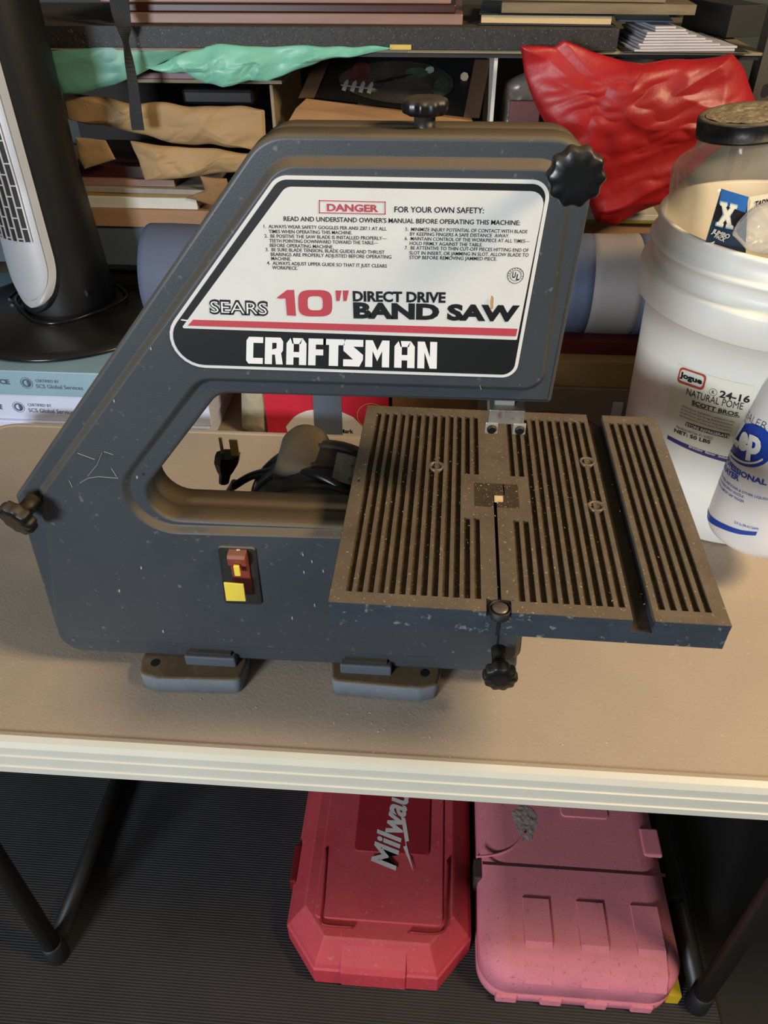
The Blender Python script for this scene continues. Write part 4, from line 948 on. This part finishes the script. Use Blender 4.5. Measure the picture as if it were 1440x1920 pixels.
# leaning wooden frame with oval picture
wf = thing('oval_picture_frame', P(730, 235, 1.50), 'light wooden frame leaning back with dark oval picture, behind the tension knob', 'picture frame')
owood = M('oak_wood', '#95704c', .45, 0, .22, 7, .1, 60, stretch=(1, 6, 6)); dwood = M('walnut_side', '#5c4432', .5, 0, .2, 8)
fr4 = [P(538, 232, 1.47), P(575, 182, 1.49), P(885, 222, 1.49), P(890, 245, 1.47)]
mb = MB(); lowY = 1.47
a0, a1 = P(535, 236, 1.465), P(888, 246, 1.465); b0, b1 = P(574, 184, 1.50), P(884, 221, 1.50); zlow = zt2+.001
pr = lambda q, dz: q+Vector((0, 0, dz))
mb.rings([[a0, pr(a0, -.012), pr(b0, -.05), b0+Vector((0, 0, .0)), (a0+b0)/2+Vector((0, 0, .006))], [a1, pr(a1, -.012), pr(b1, -.05), b1, (a1+b1)/2+Vector((0, 0, .006))]], smooth=False); mb.build('frame_rail', owood, wf, bevel=.001)
t0, t1 = P(608, 106, 1.62), P(905, 112, 1.62)
for (q0, q1, w) in ((b0, t0, .014), (b1, t1, .014)):
    d = Vector((w, 0, 0)); n_ = Vector((0, .012, .0)); mb = MB(); mb.rings([[q0-d, q0+d, q0+d+n_, q0-d+n_], [q1-d, q1+d, q1+d+n_, q1-d+n_]], smooth=False); mb.build('frame_rail', dwood, wf)
pn = [b0+Vector((.01, .008, 0)), b1+Vector((-.01, .008, 0)), t1+Vector((-.01, .008, 0)), t0+Vector((.01, .008, 0))]
mb = MB(); mb.rings([pn, [p+Vector((0, .006, -.001)) for p in pn]], smooth=False); mb.build('picture_board', M('picture_black', '#191816', .35), wf)
def pl(u, v, off=.001): q = pn[0].lerp(pn[1], u).lerp(pn[3].lerp(pn[2], u), v); return q+Vector((0, -off, off*.6))
mb = MB(); mb.add([pl(.5+.38*math.cos(a), .5+.42*math.sin(a)) for a in [2*PI*k/40 for k in range(40)]], [tuple(range(40))]); ov = mb.build('oval_picture', M('oval_scene', '#35302a', .4, 0, .5, 18), wf)
for k, (u, v, ru, rv, col) in enumerate(((.24, .62, .07, .25, '#4a2622'), (.62, .7, .08, .1, '#3a4a34'), (.7, .76, .03, .07, '#8f9a94'), (.38, .35, .06, .10, '#6e6248'), (.52, .45, .07, .15, '#4e3626'), (.8, .45, .05, .2, '#303a2c'))):
    mb = MB(); mb.add([pl(u+ru*math.cos(a), v+rv*math.sin(a), .0016) for a in [2*PI*q/14 for q in range(14)]], [tuple(range(14))]); mb.build('painted_patch', M('patch_%d' % k, col, .4, 0, .4, 60), ov)
mb = MB()
for k in range(4):
    u = .18+.055*k; mb.add([pl(u-.014, .22, .002), pl(u+.014, .2, .002), pl(u+.014, .40, .002), pl(u, .46, .002), pl(u-.014, .40, .002)], [(0, 1, 2, 3, 4)])
mb.add([pl(.15, .31, .002), pl(.38, .29, .002), pl(.38, .32, .002), pl(.15, .34, .002)], [(0, 1, 2, 3)]); mb.build('painted_fence', M('fence_grey', '#8a8680', .5), ov)
mb = MB(); q = pl(.94, .66, .004); mb.lathe(q, [(.0075, -.002), (.008, 0), (.004, .002)], 7, 'Y'); mb.build('shell_ornament', M('shell', '#a5917c', .6, 0, .2, 80), wf)
# right of centre: silver pouch behind red bag
cr('silver_bag', [(948, 150), (1000, 130), (1010, 200), (1010, 240), (938, 240), (940, 200)], 1.53, .02, .01, M('silver_film', '#6f6a64', .3, .2, .1), 'grey plastic wrapped parcel beside the red bag', 'parcel', 9, 11)
BX_('pink_book', 955, 190, 1012, 238, 1.50, .15, M('book_pink', '#7c4a48', .5, 0, .2), 'pinkish book spine standing between frame and red bag', 'book')
redb = M('red_bag', '#a01a1f', .42, 0, .2, 9, .5, 90)
cr('red_plastic_bag', [(975, 90), (1035, 92), (1052, 75), (1090, 86), (1160, 112), (1200, 116), (1290, 112), (1365, 98), (1372, 108), (1395, 135), (1425, 190), (1400, 230), (1330, 290), (1290, 330), (1250, 375), (1190, 402), (1150, 425), (1115, 415), (1105, 380), (1075, 330), (1040, 270), (1010, 200), (985, 140)], 1.40, .03, .020, redb, 'large crumpled red plastic bag hanging from the upper shelf', 'plastic bag', 6, 3, nr=70, nt=340, sharp=False, folds=(7, 6, 15, 6))
BX_('white_tray', 1095, 402, 1235, 413, 1.44, .2, M('tray_white', '#c9c7bf', .5), 'white tray edge under the red plastic bag', 'tray')
o = BX_('lime_board', 1095, 413, 1235, 419, 1.44, .2, M('edge_lime', '#7c7a26', .6), 'thin lime-yellow board below the white tray', 'board')
# -- roll of striped cloth
RC = Vector((0, 1.24, 0)); rz = P(1150, 545, 1.22).z; Rr = .082
rl, rrx = P(300, 560, 1.24).x, P(1225, 545, 1.24).x
roll = thing('striped_cloth_roll', ((rl+rrx)/2, 1.24, rz-Rr), 'grey roll of striped cloth lying behind the saw', 'cloth roll')
gcl = M('cloth_grey', '#8e8987', .8, 0, .06, 20, .3, 700); bcl = M('cloth_blue', '#566078', .8, 0, .08, 20, .3, 700)
def rollseg(x0, x1, mat, rs=1.0, cap=(True, True)):
    mb = MB(); nseg = max(2, int((x1-x0)/.01)); rr = []
    for i in range(nseg+1):
        x = x0+(x1-x0)*i/nseg; rg = []
        for k in range(56):
            a = 2*PI*k/56; r = Rr*rs*(1+.03*noise.noise(Vector((x*9, math.cos(a)*1.5, math.sin(a)*1.5)))+.006*noise.noise(Vector((x*30, a*4, 0))))
            rg.append(Vector((x, 1.24+r*math.cos(a), rz+r*math.sin(a))))
        rr.append(rg)
    mb.rings(rr, cap); mb.build('cloth_panel' if mat is gcl else 'cloth_stripe', mat, roll)
x_a = P(1062, 540, 1.18).x; x_b = P(1110, 540, 1.18).x; x_c = P(1202, 540, 1.18).x
rollseg(rl, rl+.16, bcl); rollseg(rl+.16, x_a, gcl); rollseg(x_a, x_b, bcl); rollseg(x_b, x_c, gcl); rollseg(x_c, rrx+.05, bcl)
# things under the roll at right, resting on the lower board
zb0 = -.0755
def stackbox(name, x0, x1, ytop, ybot_z, Y, dep, mat, label, cat):
    a, b = P(x0, 720, Y).x, P(x1, 720, Y).x; zt_ = P(1100, ytop, Y).z; o = MB().box(a, b, Y, Y+dep, ybot_z, zt_).build(name, mat, None, bevel=.001); tag(o, label, cat); return zt_+.0005
z_ = stackbox('taupe_box', 900, 1215, 729, zb0, 1.12, .3, M('box_taupe', '#92826f', .6, 0, .06), 'taupe cardboard box just behind the right of the saw table', 'box')
z_ = stackbox('tan_box', 880, 1230, 678, z_, 1.125, .3, M('box_tan', '#a88850', .6, 0, .06), 'tan cardboard box resting on the taupe one', 'box')
z_ = stackbox('red_ledger', 870, 1240, 640, z_, 1.15, .28, M('ledger_red', '#5c1416', .45, 0, .06), 'dark red ledger between the tan box and cloth roll', 'book')
a = P(1153, 764, 1.10); o = MB().box(a.x, a.x+.016, 1.112, 1.1185, zb0+.001, a.z).build('white_tag', white_label); tag(o, 'small white card standing in front of the taupe box', 'card')
# copper bowl
cc = P(1040, 790, 1.075); cbz = P(1060, 757, 1.02).z
cb = MB(); cb.lathe((P(1045, 780, .90).x, .90, .0), [(.03, 0), (.05, .002), (.068, .03), (.080, .082), (.083, .085), (.079, .085), (.065, .032), (.03, .004)], 64); cbo = cb.build('copper_bowl', M('copper', '#8a4a22', .25, .9, .2, 20)); tag(cbo, 'copper bowl on the table behind the saw table', 'bowl')
# gift box with ribbon, behind
gy = 1.13
gx0, gx1 = P(497, 770, gy).x, P(728, 760, gy).x; gzt = P(600, 690, gy).z
gb = thing('gift_box', ((gx0+gx1)/2, gy, zb0), 'red gift box with grey ribbon and white cartoonless cut-out behind the motor', 'box')
gb['label'] = 'red gift box with grey ribbon and white patch behind the motor'
MB().box(gx0, gx1, gy, gy+.2, zb0, gzt).build('box_body', M('gift_red', '#c22338', .4, 0, .08, 30), gb, bevel=.001)
a, b = P(588, 770, gy).x, P(641, 770, gy).x; MB().box(a, b, gy-.0012, gy, zb0, gzt).build('ribbon', M('ribbon_grey', '#5f6c7c', .45, .1, .1, 60, stretch=(1, 1, 20)), gb)
Sg = Plane(gy); mb = MB(); 
pts = [(540, 812), (536, 800), (545, 789), (552, 781), (562, 775), (575, 770), (588, 768), (605, 765), (640, 772), (662, 782), (680, 800), (684, 830)]
poly_print(mb, Sg, pts, .0006); mb.build('white_patch', white_label, gb)
mb = MB(); write(mb, Sg, "Mark", 638, 811, 663, 812, 7, .03, .0010); mb.build('patch_print', black_ink, gb)
mb = MB(); c = Sg.inv(697, 780); v = []
for k in range(40): t = 2*PI*k/40; v += [Sg.pos(c.x+.026*math.cos(t), c.y+.026*math.sin(t), .0006), Sg.pos(c.x+.0245*math.cos(t), c.y+.0245*math.sin(t), .0006)]
mb.add(v, [(2*k, 2*((k+1) % 40), 2*((k+1) % 40)+1, 2*k+1) for k in range(40)]); mb.build('gold_ring', M('gold_ink', '#c08a3c', .4), gb)
cr('beige_cushion', [(452, 700), (505, 700), (508, 812), (480, 815), (455, 800)], 1.15, .02, .006, M('cushion_beige', '#a09880', .8, 0, .08, 20, .4, 500), 'beige cloth bundle to the left of the gift box', 'cloth', 8, 12, sharp=False)
BX_('wooden_block', 735, 735, 905, 775, 1.14, .1, M('block_wood', '#9b7145', .6, 0, .2, 9), 'light wooden block behind the saw blade guide', 'block', zb=zb0)

# ================================================================== TOOL CASES ON THE FLOOR
def ringz(pts, z): return [Z(x, y, z) for x, y in pts]
rc = thing('red_tool_case', Z(700, 1700, FZ+.004), 'red plastic tool case with white script lettering lying on the rubber mat', 'tool case')
fz = FZ+.0045
redc = M('case_red', '#c03a45', .5, 0, .12, 9, .15, 300, wear=.6, wearcol='#b8726e', dust=.25, dustcol='#8a5a54')
def caseplan(x0, x1, y0, y1, c, r): return fillet([Vector((x0+c, y0)), Vector((x1-c, y0)), Vector((x1, y0+c*1.2)), Vector((x1, y1)), Vector((x0, y1)), Vector((x0, y0+c*1.2))], r, 4)
a = Z(533, 1765, fz+.05); b = Z(884, 1790, fz+.05); f = Z(700, 1850, fz)
rx0, rx1, ry0 = a.x, b.x, f.y; print('red case', rx0, rx1, ry0)

def tilt(v, z, k=0): return Vector((v.x, v.y, z))
mb = MB(); mb.rings([[tilt(v, z) for v in caseplan(rx0+i, rx1-i, ry0+i, ry0+.52-i, .055-i*.5, .004)] for i, z in ((.004, fz), (.0, fz+.003), (.0, fz+.050), (.003, fz+.053), (.006, fz+.060), (.030, fz+.098), (.034, fz+.1005))], smooth=False); rcb = mb.build('case_shell', redc, rc)
Lx0, Lx1 = rx0+.070, rx1-.075
mb = MB(); plate(mb, rrect(Lx0-.02, Lx1+.025, ry0+.060, ry0+.40, .01), fz+.100, fz+.1035, .002, 2, 'Z'); mb.build('raised_lid_panel', redc, rcb)
mb = MB(); plate(mb, rrect(Lx0+.035, Lx1, ry0+.175, ry0+.45, .008), fz+.103, fz+.1065, .0015, 2, 'Z'); lp = mb.build('logo_panel', M('case_red_dark', '#8e2028', .5, 0, .1, 9), rcb)
mb = MB(); q = [(fz+.0985, ry0+.036), (fz+.1000, ry0+.033), (fz+.0640, ry0+.0035), (fz+.0530, ry0-.003), (fz+.006, ry0-.003)]; inn = [(z-.004, y+.006) for z, y in q]
mb.rings([[Vector((x, y, z)) for z, y in q+inn[::-1]] for x in (rx0+.100, rx0+.205)], smooth=False); mb.build('front_band', redc, rcb, bevel=.0015)
for pth in ([(613, 1590), (606, 1690), (603, 1724), (612, 1734), (663, 1738)], [(840, 1612), (836, 1700), (830, 1747), (767, 1747)]):
    MB().tube(spline([Z(x, y, fz+.1036) for x, y in pth], 5), .0022, 8).build('lid_bead', M('case_red_dark', '#8e2028', .5, 0, .1, 9), rcb)
MB().box(rx0-.007, rx0+.006, ry0+.135, ry0+.205, fz+.03, fz+.060).build('latch', M('latch_red', '#6e1418', .45), rc, bevel=.003)
SF = Flat(fz+.1067); mb = MB()
write(mb, SF, "Milwaukee", 740, 1632, 778, 1425, 46, .03, .0004, .2, up=(-46, -4))
poly_print(mb, SF, [(752, 1532), (760, 1534), (767, 1577), (761, 1578), (775, 1634), (756, 1588), (761, 1586)], .0006); mb.build('script_logo', M('case_white', '#cfc6c2', .5, 0, .1), lp)
mb = MB(); sf = Plane(ry0-.0005); write(mb, sf, "6509-21", 705, 1833, 742, 1836, 5, .04, .0006); mb.build('model_print', MATS['case_white'], rcb)
pcx = thing('pink_tool_case', Z(1080, 1750, FZ+.004), 'faded pink plastic tool case with three ribs on the mat right of the red one', 'tool case')
pink = M('case_pink', '#dc8090', .55, 0, .14, 12, .25, 400, wear=.5, wearcol='#8a4a50', dust=.5, dustcol='#a5605e', speck=.15, speckcol='#5a2f30')
a = Z(896, 1770, fz+.06); b = Z(1266, 1800, fz+.06); f = Z(1100, 1888, fz+.0)
px0, px1, py0 = a.x, b.x, f.y; print('pink', px0, px1, py0)
pp = rrect(px0, px1, py0, py0+.46, .035, 8)
mb = MB(); rg = [(.006, 0), (.0, .004), (.0, .028), (.003, .030), (.003, .033), (0, .035)]
for k in range(8): t = k/7*PI/2; rg.append((.0+.045*(1-math.cos(t)), .075+.045*math.sin(t)))
mb.rings([[Vector((v.x, v.y, fz+z)) for v in rrect(px0+i, px1-i, py0+i, py0+.46-i, max(.05-i, .004), 8)] for i, z in rg]); pcb = mb.build('case_shell', pink, pcx)
for k in range(4):
    x = px0+.03+k*(px1-px0-.06)/3.6; MB().box(x, x+.035, py0-.004, py0+.01, fz+.002, fz+.026).build('edge_lug', pink, pcb, bevel=.003)
for k in range(3):
    x = px0+.070+k*.088; yb_ = py0+.115
    mb = MB(); q = []
    for y, z in ((yb_, .1200), (yb_-.003, .1235), (py0+.045, .1235), (py0+.012, .108), (py0-.002, .082), (py0+.002, .072)): q.append((y, fz+z))
    inn = [(y+.004, z-.006) for y, z in q]
    mb.rings([[Vector((x, y, z)) for y, z in q+inn[::-1]], [Vector((x+.043, y, z)) for y, z in q+inn[::-1]]], smooth=False); mb.build('raised_rib', pink, pcb, bevel=.002)
mb = MB(); yb_ = py0+.165; mb.box(px0+.006, px1-.006, yb_, yb_+.005, fz+.1195, fz+.1204); mb.build('lid_seam', M('seam_dark', '#4a2024', .7), pcb)
mb = MB(); plate(mb, rrect(px0+.15, px0+.235, py0+.262, py0+.32, .008), fz+.119, fz+.1225, .0015, 2, 'Z'); mb.build('handle_recess', pink, pcb)
MB().box(px1-.035, px1-.003, py0+.20, py0+.25, fz+.112, fz+.122).build('side_lug', pink, pcb, bevel=.003)
mb = MB(); MB().box(px0-.007, px0+.006, py0+.150, py0+.185, fz+.05, fz+.10).build('latch', M('latch_steel', '#6f6a6a', .35, .8), pcx, bevel=.002)
crumple('worn_patch', [Vector((px0+.085+.022*math.cos(t)*(1+.3*math.sin(3*t)), py0+.245+.035*math.sin(t), fz+.1203)) for t in [2*PI*k/16 for k in range(16)]], .0008, .002, M('fuzz_grey', '#93817c', .9, 0, .3, 200), pcb, 60, 2, 10, 50, 1)
MB().tube(spline([Z(x, y, fz+.1205) for x, y in ((893, 1606), (930, 1602), (962, 1588), (985, 1560))], 6), .0022, 8).build('lid_bead', pink, pcb)
ym = MB().box(px1-.012, px1+.008, py0+.015, py0+.05, fz, fz+.03).build('yellow_block', M('yellow_plastic', '#c9a820', .5)); tag(ym, 'small yellow plastic piece poking out behind the pink case', 'block')
rt = MB().tube(spline([Z(1262, 1560, fz+.06), Z(1285, 1700, fz+.05), Z(1300, 1800, fz+.03)], 8), [.02]*17, 14); 
o = MB().box(px1+.012, px1+.045, py0+.16, py0+.5, fz, fz+.05).build('dark_strap_bag', M('dark_bag', '#141414', .5, 0, .3, 30), None, bevel=.01); tag(o, 'dark cloth bag on the floor between pink case and table leg', 'bag')

# ---- lift everything onto the floor at z = 0
for o in list(SC.objects):
    if o.parent is None and o.type in ('MESH', 'EMPTY'): o.location.z += LIFT
